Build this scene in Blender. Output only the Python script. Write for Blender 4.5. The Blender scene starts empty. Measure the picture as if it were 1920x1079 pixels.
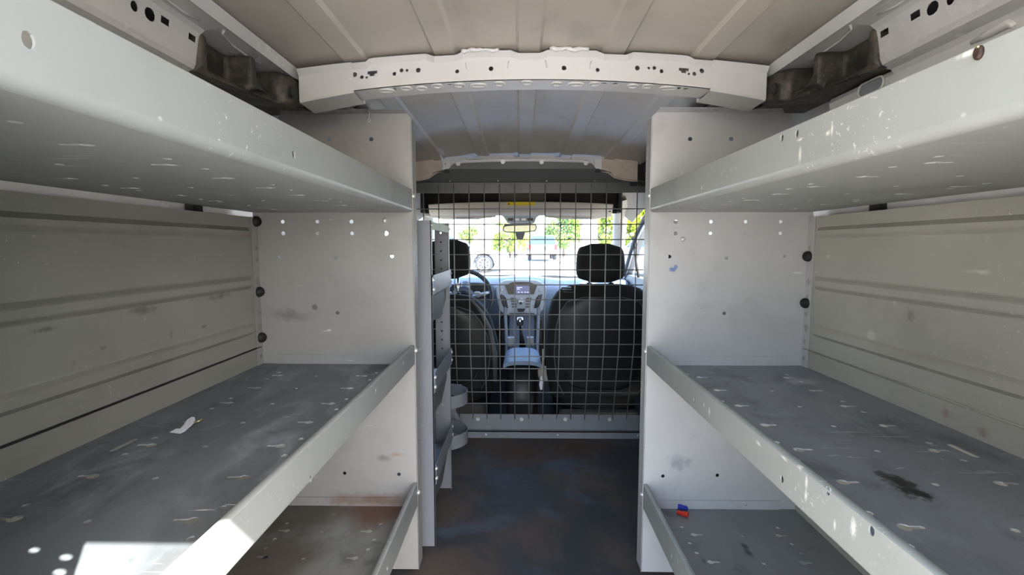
import bpy, bmesh, math, random
from math import sin, cos, pi, radians, atan, sqrt, tan
from mathutils import Vector, Matrix, Euler
from mathutils.geometry import delaunay_2d_cdt
random.seed(7)
C = bpy.context.scene
COL = C.collection

# ------------------------------------------------------------------ camera, sky, sun, exposure
FPX, PITCH, YAW, CAM_H = 900.0, radians(4.9217), radians(0.9513), 0.91
cam_d = bpy.data.cameras.new('camera')
cam = bpy.data.objects.new('camera', cam_d); COL.objects.link(cam)
cam.location = (0, 0, CAM_H)
cam.rotation_euler = Euler((pi/2 - PITCH, 0, YAW), 'XYZ')
cam_d.sensor_width = 36; cam_d.lens = FPX/1920*36
cam_d.clip_start = .01; cam_d.clip_end = 500
C.camera = cam

SUN_DIR = Vector((-.71, 1.0, -1.25)).normalized()          # way the light travels
world = bpy.data.worlds.new('world'); C.world = world
world.use_nodes = True
wt = world.node_tree; wt.nodes.clear()
wo = wt.nodes.new('ShaderNodeOutputWorld'); wb = wt.nodes.new('ShaderNodeBackground')
ws = wt.nodes.new('ShaderNodeTexSky'); ws.sky_type = 'NISHITA'; ws.sun_disc = False
ws.sun_elevation = radians(45); ws.sun_rotation = math.atan2(-SUN_DIR.x, -SUN_DIR.y)
ws.air_density = 1.0; ws.dust_density = 2.0; ws.altitude = 50
wt.links.new(ws.outputs[0], wb.inputs[0]); wt.links.new(wb.outputs[0], wo.inputs[0])
wb.inputs[1].default_value = 0.45
sun_d = bpy.data.lights.new('sun', 'SUN'); sun_d.energy = 10.0; sun_d.angle = radians(.53)
sun_d.color = (1, .965, .91)
sun = bpy.data.objects.new('sun', sun_d); COL.objects.link(sun)
sun.rotation_euler = SUN_DIR.to_track_quat('-Z', 'Y').to_euler()
C.view_settings.view_transform = 'Standard'; C.view_settings.look = 'None'
C.view_settings.gamma = 1; C.view_settings.use_curve_mapping = False
C.view_settings.exposure = 1.7
try:
    C.cycles.diffuse_bounces = 6; C.cycles.max_bounces = 14; C.cycles.transparent_max_bounces = 16
    C.cycles.caustics_refractive = False
except Exception:
    pass

# ------------------------------------------------------------------ geometry helpers
def at(u, v, Y=None, X=None, Z=None):
    """point of the place seen at pixel (u,v) of the 1920x1079 photograph, on the plane given"""
    a = (u-960)/FPX; b = -(v-539.5)/FPX
    y = cos(PITCH)+b*sin(PITCH); z = b*cos(PITCH)-sin(PITCH)
    r = (a*cos(YAW)-y*sin(YAW), a*sin(YAW)+y*cos(YAW), z)
    t = X/r[0] if X is not None else (Y/r[1] if Y is not None else (Z-CAM_H)/r[2])
    return Vector((r[0]*t, r[1]*t, r[2]*t+CAM_H))

class MB:
    def __init__(s): s.v = []; s.f = []; s.sm = []
    def add(s, vs, fs, smooth=False):
        n = len(s.v); s.v += [tuple(p) for p in vs]
        s.f += [tuple(i+n for i in f) for f in fs]; s.sm += [smooth]*len(fs)
        return s
    def box(s, x0, x1, y0, y1, z0, z1, b=0):
        if b:
            bm = bmesh.new(); bmesh.ops.create_cube(bm, size=1)
            for v in bm.verts: v.co = Vector(((x0+x1)/2+v.co.x*(x1-x0), (y0+y1)/2+v.co.y*(y1-y0), (z0+z1)/2+v.co.z*(z1-z0)))
            bmesh.ops.bevel(bm, geom=bm.edges[:], offset=b, segments=2, affect='EDGES', profile=.5)
            bm.verts.index_update()
            s.add([v.co for v in bm.verts], [[v.index for v in f.verts] for f in bm.faces]); bm.free(); return s
        vs = [(x, y, z) for x in (x0, x1) for y in (y0, y1) for z in (z0, z1)]
        return s.add(vs, [(0,1,3,2),(4,6,7,5),(0,4,5,1),(2,3,7,6),(0,2,6,4),(1,5,7,3)])
    def tube(s, pts, r, n=8, cap=True, closed=False):
        pts = [Vector(p) for p in pts]; m = len(pts); vs = []; up = None
        for i, p in enumerate(pts):
            if closed: d = pts[(i+1) % m]-pts[i-1]
            else: d = pts[min(i+1, m-1)]-pts[max(i-1, 0)]
            d.normalize()
            if up is None:
                up = Vector((0, 0, 1)) if abs(d.z) < .9 else Vector((1, 0, 0))
            a = up-d*up.dot(d)
            if a.length < 1e-6: a = d.orthogonal()
            a.normalize(); up = a; b = d.cross(a)
            rr = r[i] if isinstance(r, (list, tuple)) else r
            vs += [p+a*rr*cos(2*pi*k/n)+b*rr*sin(2*pi*k/n) for k in range(n)]
        fs = []
        for i in range(m if closed else m-1):
            j = (i+1) % m
            fs += [(i*n+k, i*n+(k+1) % n, j*n+(k+1) % n, j*n+k) for k in range(n)]
        s.add(vs, fs, True)
        if cap and not closed:
            s.add(vs[:n], [tuple(range(n))[::-1]]); s.add(vs[-n:], [tuple(range(n))])
        return s
    def grid(s, rows, smooth=True, closed=False, wrap=False):
        h = len(rows); w = len(rows[0]); vs = [p for r in rows for p in r]; fs = []
        for i in range(h if wrap else h-1):
            for j in range(w if closed else w-1):
                fs.append((i*w+j, i*w+(j+1) % w, ((i+1) % h)*w+(j+1) % w, ((i+1) % h)*w+j))
        return s.add(vs, fs, smooth)
    def loft(s, secs, n=28, e=2.6, axis='z'):
        """superellipse rings (c1,c2,pos,r1,r2) stacked on an axis, closed with caps"""
        rows = []
        for c1, c2, p, r1, r2 in secs:
            row = []
            for k in range(n):
                t = 2*pi*k/n; ca, sa = cos(t), sin(t)
                a = c1+r1*math.copysign(abs(ca)**(2/e), ca); b = c2+r2*math.copysign(abs(sa)**(2/e), sa)
                row.append({'z': (a, b, p), 'y': (a, p, b), 'x': (p, a, b)}[axis])
            rows.append(row)
        s.grid(rows, True, closed=True)
        s.add(rows[0], [tuple(range(n))]); s.add(rows[-1], [tuple(range(n))])
        return s
    def prism(s, poly, a, b, axis='x', smooth=False):
        n = len(poly); m = {'x': lambda p, t: (t, p[0], p[1]), 'y': lambda p, t: (p[0], t, p[1]), 'z': lambda p, t: (p[0], p[1], t)}[axis]
        vs = [m(p, a) for p in poly]+[m(p, b) for p in poly]
        s.add(vs, [(i, (i+1) % n, n+(i+1) % n, n+i) for i in range(n)], smooth)
        return s.add(vs, [tuple(range(n))[::-1], tuple(range(n, 2*n))])
    def ribbon(s, prof, a, b, th, axis='y', smooth=False):
        """open profile of 2-D points given a thickness and drawn out along an axis"""
        off = []
        for i, p in enumerate(prof):
            p0 = Vector(prof[max(i-1, 0)]); p1 = Vector(prof[min(i+1, len(prof)-1)]); d = (p1-p0).normalized()
            off.append((p[0]-d.y*th, p[1]+d.x*th))
        return s.prism(list(prof)+off[::-1], a, b, axis, smooth) if len(prof) == 2 else s._ribbon(prof, off, a, b, axis, smooth)
    def _ribbon(s, prof, off, a, b, axis, smooth):
        m = {'x': lambda p, t: (t, p[0], p[1]), 'y': lambda p, t: (p[0], t, p[1]), 'z': lambda p, t: (p[0], p[1], t)}[axis]
        n = len(prof)
        s.grid([[m(p, a) for p in prof], [m(p, b) for p in prof]], smooth)
        s.grid([[m(p, a) for p in off], [m(p, b) for p in off]], smooth)
        for t in (a, b): s.grid([[m(p, t) for p in prof], [m(p, t) for p in off]], False)
        for i in (0, n-1): s.add([m(prof[i], a), m(prof[i], b), m(off[i], b), m(off[i], a)], [(0,1,2,3)])
        return s
    def plate(s, outline, holes, mapf):
        """sheet with real holes: 2-D outline and hole loops, mapf(a,b,side) gives the two faces"""
        vs = [Vector(p) for p in outline]; es = [(i, (i+1) % len(outline)) for i in range(len(outline))]
        loops = [list(range(len(outline)))]
        for h in holes:
            n = len(vs); vs += [Vector(p) for p in h]; es += [(n+i, n+(i+1) % len(h)) for i in range(len(h))]
            loops.append(list(range(n, n+len(h))))
        ov, oe, of, orig, *_ = delaunay_2d_cdt(vs, es, [], 1, 1e-7)
        own = {}
        for k, L in enumerate(loops[1:]):
            for i in L: own[i] = k
        lab = [own.get(q[0], -1) if q else -1 for q in orig]
        def inside(c, L):
            r = False
            for i in range(len(L)):
                a, b = vs[L[i]], vs[L[i-1]]
                if (a.y > c.y) != (b.y > c.y) and c.x < (b.x-a.x)*(c.y-a.y)/(b.y-a.y)+a.x: r = not r
            return r
        keep = []
        for f in of:
            k = lab[f[0]]
            if k >= 0 and all(lab[i] == k for i in f) and inside((ov[f[0]]+ov[f[1]]+ov[f[2]])/3, loops[k+1]): continue
            keep.append(f)
        of = keep
        s.add([mapf(p[0], p[1], 0) for p in ov], of)
        s.add([mapf(p[0], p[1], 1) for p in ov], [tuple(f)[::-1] for f in of])
        for L in loops:
            n = len(L); P = [vs[i] for i in L]
            s.add([mapf(p[0], p[1], 0) for p in P]+[mapf(p[0], p[1], 1) for p in P],
                  [(i, (i+1) % n, n+(i+1) % n, n+i) for i in range(n)])
        return s
    def build(s, name, mat, parent=None, bevel=0, mods=None, kind=None, fixn=True):
        me = bpy.data.meshes.new(name)
        off = world_off(parent)
        me.from_pydata([(p[0]-off[0], p[1]-off[1], p[2]-off[2]) for p in s.v], [], s.f)
        me.polygons.foreach_set('use_smooth', s.sm)
        if fixn:
            bm = bmesh.new(); bm.from_mesh(me)
            bmesh.ops.remove_doubles(bm, verts=bm.verts[:], dist=1e-5)
            bmesh.ops.recalc_face_normals(bm, faces=bm.faces[:]); bm.to_mesh(me); bm.free()
        me.materials.append(mat); me.update()
        o = bpy.data.objects.new(name, me); COL.objects.link(o); o.parent = parent
        if bevel:
            m = o.modifiers.new('bevel', 'BEVEL'); m.width = bevel; m.segments = 2; m.limit_method = 'ANGLE'; m.angle_limit = radians(40)
        if kind: o['kind'] = kind
        return o

def world_off(p):
    v = Vector((0, 0, 0))
    while p is not None: v += p.location; p = p.parent
    return v
def thing(name, label, cat, loc=(0, 0, 0), group=None):
    o = bpy.data.objects.new(name, None); COL.objects.link(o); o.location = loc
    o.empty_display_size = .05
    return tag(o, label, cat, group)
def tag(o, label, cat, group=None):
    o['label'] = label; o['category'] = cat
    if group: o['group'] = group
    return o
def struct(o, label=None):
    o['kind'] = 'structure'
    if label: o['label'] = label
    return o
def circ(x, y, r, n=10, ry=None):
    return [(x+r*cos(2*pi*k/n), y+(ry or r)*sin(2*pi*k/n)) for k in range(n)]
def slot(x, y, lx, ly, n=5):
    """rounded slot of total size lx by ly"""
    r = min(lx, ly)/2; pts = []
    if lx >= ly:
        d = lx/2-r
        pts = [(x+d+r*cos(t), y+r*sin(t)) for t in [(-pi/2+pi*k/n) for k in range(n+1)]]
        pts += [(x-d-r*cos(t), y-r*sin(t)) for t in [(-pi/2+pi*k/n) for k in range(n+1)]]
    else:
        d = ly/2-r
        pts = [(x+r*cos(t), y+d+r*sin(t)) for t in [pi*k/n for k in range(n+1)]]
        pts += [(x-r*cos(t), y-d-r*sin(t)) for t in [pi*k/n for k in range(n+1)]]
    return pts
def keyhole(x, y, sgn=1, s=1.0):
    """round head with a narrow neck along x"""
    R, w, L = .0075*s, .0032*s, .022*s
    pts = []
    a0 = math.asin(w/R)
    for k in range(11):
        t = a0+(2*pi-2*a0)*k/10
        pts.append((R*cos(t), R*sin(t)))
    pts += [(L-w, -w), (L-w*.3, -w*.7), (L, 0), (L-w*.3, w*.7), (L-w, w)]
    return [(x+sgn*(p[0]-L*.35), y+p[1]) for p in pts]

# ------------------------------------------------------------------ materials
def lin(c):
    return tuple(((x/255)/12.92 if x/255 <= .04045 else ((x/255+.055)/1.055)**2.4) for x in c)+(1,)
class NT:
    def __init__(s, name):
        s.m = bpy.data.materials.new(name); s.m.use_nodes = True; s.t = s.m.node_tree
        s.b = s.t.nodes['Principled BSDF']
    def n(s, k, **kw):
        nd = s.t.nodes.new('ShaderNode'+k)
        for a, b in kw.items(): setattr(nd, a, b)
        return nd
    def l(s, a, b): s.t.links.new(a, b)
    def coord(s, scale=(1, 1, 1), rot=(0, 0, 0), loc=(0, 0, 0)):
        tc = s.n('TexCoord'); mp = s.n('Mapping'); mp.inputs['Scale'].default_value = scale
        mp.inputs['Rotation'].default_value = rot; mp.inputs['Location'].default_value = loc
        s.l(tc.outputs['Object'], mp.inputs[0]); return mp.outputs[0]
    def noise(s, vec, scale, detail=4, rough=.55, dist=0):
        nd = s.n('TexNoise'); nd.inputs['Scale'].default_value = scale; nd.inputs['Detail'].default_value = detail
        nd.inputs['Roughness'].default_value = rough; nd.inputs['Distortion'].default_value = dist
        s.l(vec, nd.inputs['Vector']); return nd.outputs['Fac']
    def ramp(s, fac, a, b, ca=0, cb=1):
        nd = s.n('MapRange'); nd.inputs[1].default_value = a; nd.inputs[2].default_value = b
        nd.inputs[3].default_value = ca; nd.inputs[4].default_value = cb; nd.interpolation_type = 'SMOOTHSTEP'
        s.l(fac, nd.inputs[0]); return nd.outputs[0]
    def mix(s, fac, a, b):
        nd = s.n('Mix', data_type='RGBA')
        for i, x in ((0, fac), (6, a), (7, b)):
            if isinstance(x, (int, float)): nd.inputs[i].default_value = x
            elif isinstance(x, tuple): nd.inputs[i].default_value = x
            else: s.l(x, nd.inputs[i])
        return nd.outputs[2]
    def mth(s, op, a, b=0.0):
        nd = s.n('Math', operation=op)
        for i, x in ((0, a), (1, b)):
            if isinstance(x, (int, float)): nd.inputs[i].default_value = x
            else: s.l(x, nd.inputs[i])
        return nd.outputs[0]
    def near(s, p, r0, r1, wob=0, nscale=30, sc=(1, 1, 1)):
        """1 inside radius r0 of an object-space point, 0 beyond r1, wobbly edge"""
        tc = s.n('TexCoord'); mp = s.n('Mapping'); mp.inputs['Location'].default_value = tuple(-p[i]*sc[i] for i in range(3))
        mp.inputs['Scale'].default_value = sc
        s.l(tc.outputs['Object'], mp.inputs[0])
        ln = s.n('VectorMath', operation='LENGTH'); s.l(mp.outputs[0], ln.inputs[0])
        d = ln.outputs['Value']
        if wob:
            d = s.mth('ADD', d, s.mth('MULTIPLY', s.mth('SUBTRACT', s.noise(tc.outputs['Object'], nscale, 5, .65), .5), wob))
        return s.ramp(d, r0, r1, 1, 0)
    def scratches(s, scale, thr, rot=(0, 0, 0), stretch=(1, 14, 14)):
        a = s.noise(s.coord(stretch, rot), scale, 3, .6, .6)
        b = s.noise(s.coord((1, 1, 1)), 5, 2)
        return s.mth('MULTIPLY', s.ramp(a, thr, thr+.03), s.ramp(b, .48, .62))
    def bump(s, h, strength=.2, dist=.002):
        nd = s.n('Bump'); nd.inputs['Strength'].default_value = strength; nd.inputs['Distance'].default_value = dist
        s.l(h, nd.inputs['Height']); s.l(nd.outputs[0], s.b.inputs['Normal'])
    def set(s, col=None, rough=None, metal=None, spec=None, coat=None):
        def put(k, v):
            if v is None: return
            if isinstance(v, (int, float, tuple)): s.b.inputs[k].default_value = v
            else: s.l(v, s.b.inputs[k])
        put('Base Color', col); put('Roughness', rough); put('Metallic', metal); put('Specular IOR Level', spec); put('Coat Weight', coat)
        return s.m

def plain(name, rgb, rough=.5, metal=0, var=.06, scale=40, coat=None):
    n = NT(name); f = n.noise(n.coord(), scale, 3)
    c = lin(rgb); d = tuple(x*(1-var*2) for x in c[:3])+(1,)
    return n.set(n.mix(n.ramp(f, .35, .65), c, d), rough, metal, coat=coat)
def paint(name, rgb, rough=.42, grime=(70, 68, 62), amt=.35, scr=.66, spots=(), scrcol=(235, 235, 230), gscale=6, coat=None, haze=0, org=(0, 0, 0)):
    """worn painted sheet steel"""
    n = NT(name)
    c = n.mix(n.ramp(n.noise(n.coord(), 2.3, 5), .3, .75), lin(rgb), tuple(x*.86 for x in lin(rgb)[:3])+(1,))
    g = n.mth('MULTIPLY', n.ramp(n.noise(n.coord((1, .6, 1)), gscale, 6, .62, .4), .48, .78), amt)
    c = n.mix(g, c, lin(grime))
    s1 = n.scratches(9, scr+.02, (0.3, .5, .9)); s2 = n.scratches(13, scr+.03, (1.1, .2, .4)); s3 = n.scratches(11, scr+.02, (.2, .1, 2.1))
    s = n.mth('MAXIMUM', s1, n.mth('MAXIMUM', s2, s3))
    c = n.mix(n.mth('MULTIPLY', s, .5), c, lin(scrcol))
    if haze:
        h1 = n.noise(n.coord((2.2, 1, 1), (0, 0, .5)), 5, 6, .6, 1.2); h2 = n.noise(n.coord(loc=(3, 5, 1)), 9, 6, .65, .6)
        c = n.mix(n.mth('MULTIPLY', n.ramp(h1, .5, .72), haze), c, lin((168, 176, 182)))
        c = n.mix(n.mth('MULTIPLY', n.ramp(h2, .56, .72), .5), c, lin((58, 58, 58)))
    # little chips
    v = n.n('TexVoronoi'); v.inputs['Scale'].default_value = 24; n.l(n.coord((1, .8, 1.2)), v.inputs['Vector'])
    chip = n.mth('MULTIPLY', n.ramp(v.outputs['Distance'], .05, .085, 1, 0), n.ramp(n.noise(n.coord(), 17, 3, .7), .55, .68))
    c = n.mix(n.mth('MULTIPLY', chip, .6), c, lin(scrcol))
    for p, r0, r1, wob, ns, col, k, sc in spots:
        c = n.mix(n.mth('MULTIPLY', n.near(tuple(p[i]-org[i] for i in range(3)), r0, r1, wob, ns, sc), k), c, lin(col))
    f = n.noise(n.coord(), 160, 3)
    n.bump(f, .06, .001)
    return n.set(c, n.mth('ADD', n.mth('MULTIPLY', g, .4), rough), 0, coat=coat)

S1 = (1, 1, 1)
OL, OR = (-.278, .22, 0), (.333, .22, 0)
def smudge(u, v, X, ry, rz, k=.6, col=(60, 59, 56), wob=2.2): return (at(u, v, X=X), 0, ry, ry*wob, 2.2/ry, col, k, (1, 1, ry/rz))
M = {}
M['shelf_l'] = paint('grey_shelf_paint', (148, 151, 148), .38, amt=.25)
M['shelf_r'] = paint('grey_shelf_paint_scuffed_lit', (164, 166, 160), .38, amt=.22, scr=.635, org=OR, spots=[smudge(u, v, .333, a, c, .9, (240, 238, 226), 1.2) for u, v, a, c in ((1512, 905, .004, .012), (1511, 930, .004, .010), (1498, 875, .007, .004), (1470, 860, .010, .003), (1422, 832, .009, .004), (1600, 990, .006, .014), (1565, 985, .003, .008), (1330, 772, .005, .012), (1320, 760, .003, .007), (1500, 262, .008, .003), (1552, 250, .006, .004), (1500, 290, .004, .014), (1560, 243, .003, .010), (1815, 100, .012, .004), (1640, 150, .008, .004))])  # scuffs are wear; the grey is lightened for this side's brighter light
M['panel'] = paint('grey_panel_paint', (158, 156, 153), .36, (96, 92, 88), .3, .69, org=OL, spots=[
    (at(540, 592, Y=1.25), .0, .07, .14, 30, (84, 82, 80), .5, (1, 1, 3.2)), (at(590, 576, Y=1.25), .004, .010, .008, 90, (80, 80, 78), .7, S1),
    (at(720, 860, Y=1.25), .0, .018, .03, 60, (92, 90, 88), .6, (.6, 1, 1.4)), (at(745, 853, Y=1.25), .0, .016, .022, 70, (150, 110, 74), .6, (.6, 1, 2)),
    (at(700, 938, Y=1.25), .0, .085, .13, 24, (116, 84, 62), .75, (.5, 1, 3))])
M['panel_r'] = paint('grey_panel_paint_lit', (200, 198, 196), .36, (110, 106, 104), .25, .69, org=OR, spots=[  # same grey as the driver side, its stronger light put into the colour
    (at(1261, 506, Y=1.25), .004, .012, .012, 120, (86, 112, 176), .8, (1, 1, 1.3)), (at(1267, 501, Y=1.25), .003, .007, .006, 150, (86, 112, 176), .7, S1),
    (at(1272, 868, Y=1.25), .0, .05, .10, 40, (96, 104, 122), .45, (1, 1, 2)), (at(1495, 512, Y=1.25), .004, .012, .01, 90, (226, 226, 222), .7, (.6, 1, 3))])
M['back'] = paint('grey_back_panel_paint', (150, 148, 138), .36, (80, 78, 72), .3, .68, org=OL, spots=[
    smudge(408, 557, -.69, .05, .010), smudge(265, 583, -.69, .05, .012), smudge(318, 628, -.69, .006, .02, .7), smudge(344, 625, -.69, .004, .022, .75),
    smudge(380, 613, -.69, .014, .005), smudge(80, 619, -.69, .024, .006, .7), smudge(190, 653, -.69, .010, .005, .6), smudge(135, 683, -.69, .005, .012, .6), smudge(460, 440, -.69, .06, .012, .4, (118, 84, 52))])
M['back_r'] = paint('grey_back_panel_paint_lit', (186, 183, 170), .36, (110, 106, 96), .25, .67, org=OR, spots=[  # lighter copy of the back panel grey, with the bounced sun painted in
    smudge(1710, 594, .743, .012, .016, .55), smudge(1636, 630, .743, .020, .014, .6, (226, 224, 214)), smudge(1652, 650, .743, .012, .012, .6, (226, 224, 214)),
    smudge(1840, 510, .743, .03, .005, .7, (226, 224, 214)), smudge(1556, 481, .743, .012, .006, .6, (226, 224, 214)), smudge(1680, 567, .743, .010, .008, .6, (220, 218, 208)),
    smudge(1775, 775, .743, .012, .014, .5, (130, 80, 70)), smudge(1846, 812, .743, .014, .012, .5, (130, 80, 70))])
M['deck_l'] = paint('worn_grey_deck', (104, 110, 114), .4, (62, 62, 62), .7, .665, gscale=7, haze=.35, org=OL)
BL = at(1705, 915, Z=.6); BL2 = at(1675, 895, Z=.6); SM = at(1505, 714, Z=.6)
M['deck_r'] = paint('worn_grey_deck_stained_lit', (140, 144, 148), .4, (66, 66, 66), .65, .655, gscale=7, haze=.38, org=OR, spots=[  # stains are real; base grey raised to carry the passenger side's extra light
    (BL, .010, .022, .055, 45, (14, 14, 16), .97, (1, .55, 1)), (BL2, .004, .016, .05, 60, (18, 18, 20), .95, (1, .5, 1)),
    (SM, .02, .05, .05, 25, (190, 192, 192), .55, (1, 1.6, 1))])
RU = at(720, 950, Z=.2)
M['deck_low_l'] = paint('rusty_grey_deck', (128, 130, 128), .35, (66, 56, 42), .9, .68, gscale=5, haze=.3, org=OL, spots=[
    (RU, .05, .16, .12, 14, (92, 62, 42), .85, S1), (at(560, 960, Z=.2), .06, .16, .1, 12, (64, 54, 38), .8, S1),
    (at(500, 1060, Z=.2), .05, .13, .09, 12, (70, 58, 40), .75, S1)])
M['deck_low_r'] = paint('grey_deck_lower', (136, 138, 138), .4, (80, 80, 80), .5, .69, gscale=5, haze=.2, org=OR, spots=[
    (at(1397, 1028, Z=.2), .004, .011, .006, 60, (46, 46, 46), .8, (1, .6, 1)), (at(1403, 1040, Z=.2), .004, .012, .006, 60, (44, 44, 44), .8, (1, .6, 1)),
    (at(1319, 1055, Z=.2), .002, .01, .006, 60, (60, 60, 62), .7, (1.4, .5, 1))])
M['under'] = M['shelf_l']
M['white'] = paint('white_body_paint', (212, 210, 206), .25, (150, 146, 138), .25, .72, coat=.3)
M['bow'] = paint('white_bow_paint', (200, 198, 194), .28, (180, 172, 160), .2, .75, coat=.2)
M['roof'] = paint('roof_skin_paint', (184, 176, 164), .33, (120, 112, 100), .3, .74, gscale=9)
M['beige'] = plain('beige_trim', (196, 180, 164), .6)
M['dark_steel'] = paint('dark_grey_steel', (96, 98, 96), .42, (50, 48, 44), .3, .72)
M['rack'] = paint('slate_grey_steel', (128, 130, 136), .38, (84, 80, 78), .3, .7)
M['wire'] = plain('grey_wire', (150, 150, 146), .4, .3)
M['foam'] = None
n = NT('black_foam'); f1 = n.noise(n.coord(), 26, 6, .7); f2 = n.noise(n.coord(), 260, 3)
n.bump(n.mth('ADD', f1, n.mth('MULTIPLY', f2, .5)), .35, .004)
M['foam'] = n.set(n.mix(n.ramp(f1, .4, .72), lin((44, 42, 38)), lin((92, 84, 72))), n.ramp(f2, .3, .7, .42, .62), 0)
M['black'] = plain('black_plastic', (32, 32, 33), .5)
M['rubber'] = plain('black_rubber', (26, 25, 25), .6)
M['bolt'] = plain('zinc_bolt', (214, 214, 210), .3, .35)
M['chrome'] = plain('chrome', (225, 225, 225), .1, 1, .01)
M['fabric'] = None
n = NT('charcoal_seat_fabric'); f = n.noise(n.coord(), 500, 2); f2 = n.noise(n.coord(), 9, 4)
n.bump(f, .3, .001); M['fabric'] = n.set(n.mix(n.ramp(f2, .3, .7), lin((36, 35, 34)), lin((27, 27, 28))), .85, 0)
M['vinyl'] = plain('dark_seat_shell', (19, 19, 22), .45)
M['piping'] = plain('grey_piping', (92, 92, 92), .6)
M['blue_grey'] = plain('soft_grey_dash', (92, 98, 108), .42, 0, .05)
M['dash_top'] = plain('sky_tinted_dash_top', (124, 144, 174), .45, 0, .04)  # grey dash with the sky's blue reflection put into its colour
M['silver'] = plain('silver_plastic', (168, 172, 178), .3, .4, .03)
M['headliner'] = plain('oatmeal_headliner', (204, 198, 184), .85, 0, .04, 300)
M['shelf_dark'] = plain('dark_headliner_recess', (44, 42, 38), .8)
M['yellow'] = plain('yellow_sticker', (238, 206, 10), .5, 0, .02)
M['paper'] = plain('white_paper', (236, 238, 246), .7, 0, .02)
M['brass'] = plain('brass', (206, 196, 150), .3, .9)
M['red'] = plain('red_orange_plastic', (236, 62, 40), .35, 0, .02)
M['blue'] = plain('blue_plastic', (38, 62, 176), .35, 0, .02)
M['copper'] = plain('rusty_copper', (74, 54, 42), .65, .2, .3, 200)
M['mirror'] = plain('mirror_glass', (200, 205, 200), .02, 1, 0)
n = NT('cargo_floor_rubber')
fa = n.noise(n.coord(), 3.2, 6, .62, .5); fb = n.noise(n.coord(loc=(4, 2, 0)), 4.5, 6, .6, .8); fc = n.noise(n.coord(loc=(9, 1, 0)), 14, 6, .6)
c = n.mix(n.ramp(fa, .38, .66), lin((60, 60, 62)), lin((92, 81, 72)))
c = n.mix(n.mth('MULTIPLY', n.ramp(fb, .5, .72), .8), c, lin((84, 94, 106)))
c = n.mix(n.mth('MULTIPLY', n.near((.0, 2.05, 0), .02, .2, .3, 7, (1, 1.4, 1)), .55), c, lin((92, 62, 44)))
c = n.mix(n.mth('MULTIPLY', n.near((.3, 2.1, 0), .02, .17, .25, 7, (1, 1.4, 1)), .5), c, lin((92, 62, 44)))
c = n.mix(n.mth('MULTIPLY', n.ramp(fc, .55, .75), .35), c, lin((30, 29, 28)))
n.bump(fc, .25, .004)
M['floor'] = n.set(c, n.ramp(fa, .3, .7, .55, .75), 0, .3)
n = NT('asphalt'); fa = n.noise(n.coord(), .35, 5); fb = n.noise(n.coord(), 60, 3)
M['asphalt'] = n.set(n.mix(n.ramp(fa, .3, .7), lin((178, 174, 168)), lin((196, 192, 186))), .9, 0); n.bump(fb, .3, .005)
M['stripe'] = plain('white_marking_paint', (238, 238, 236), .8)
M['concrete'] = plain('pale_concrete', (188, 204, 206), .85, 0, .05, 3)
M['bark'] = plain('grey_bark', (118, 104, 90), .9, 0, .2, 30)
def leafmat(name, a, b):
    n = NT(name); f = n.noise(n.coord(), 3.0, 3)
    n.b.inputs['Subsurface Weight'].default_value = 0
    return n.set(n.mix(n.ramp(f, .35, .65), lin(a), lin(b)), .6, 0)
M['leaf1'] = leafmat('yellow_green_leaf', (150, 168, 30), (112, 142, 34))
M['leaf2'] = leafmat('mid_green_leaf', (128, 152, 44), (78, 116, 52))
M['car_white'] = plain('white_car_paint', (206, 211, 216), .25, 0, .02, 2, .5)
M['car_silver'] = plain('silver_car_paint', (140, 150, 154), .3, .4, .02, 2, .5)
M['car_glass'] = plain('tinted_car_glass', (58, 78, 92), .08, 0, .02, 2)
M['tyre'] = plain('tyre_rubber', (52, 52, 54), .8)
M['alloy'] = plain('alloy_rim', (208, 208, 210), .3, .5)
M['lamp_red'] = plain('red_tail_lamp', (196, 40, 44), .25)
M['lamp_clear'] = plain('clear_lamp', (190, 196, 200), .15)
def glass(name, tint):
    m = bpy.data.materials.new(name); m.use_nodes = True; t = m.node_tree; t.nodes.clear()
    o = t.nodes.new('ShaderNodeOutputMaterial'); mx = t.nodes.new('ShaderNodeMixShader'); tr = t.nodes.new('ShaderNodeBsdfTransparent')
    gl = t.nodes.new('ShaderNodeBsdfGlossy'); fr = t.nodes.new('ShaderNodeValue'); fr.outputs[0].default_value = .05
    tr.inputs[0].default_value = tint; gl.inputs['Roughness'].default_value = .01
    t.links.new(fr.outputs[0], mx.inputs[0]); t.links.new(tr.outputs[0], mx.inputs[1]); t.links.new(gl.outputs[0], mx.inputs[2]); t.links.new(mx.outputs[0], o.inputs[0])
    return m
M['glass'] = glass('window_glass', (.94, .97, .96, 1))
n = NT('dash_screen'); 
M['screen'] = n.set(lin((26, 32, 66)), .15, 0); n.b.inputs['Emission Color'].default_value = lin((46, 62, 130)); n.b.inputs['Emission Strength'].default_value = .25
n = NT('screen_text'); M['screen_text'] = n.set(lin((190, 205, 235)), .3, 0); n.b.inputs['Emission Color'].default_value = lin((170, 190, 235)); n.b.inputs['Emission Strength'].default_value = .5

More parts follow.
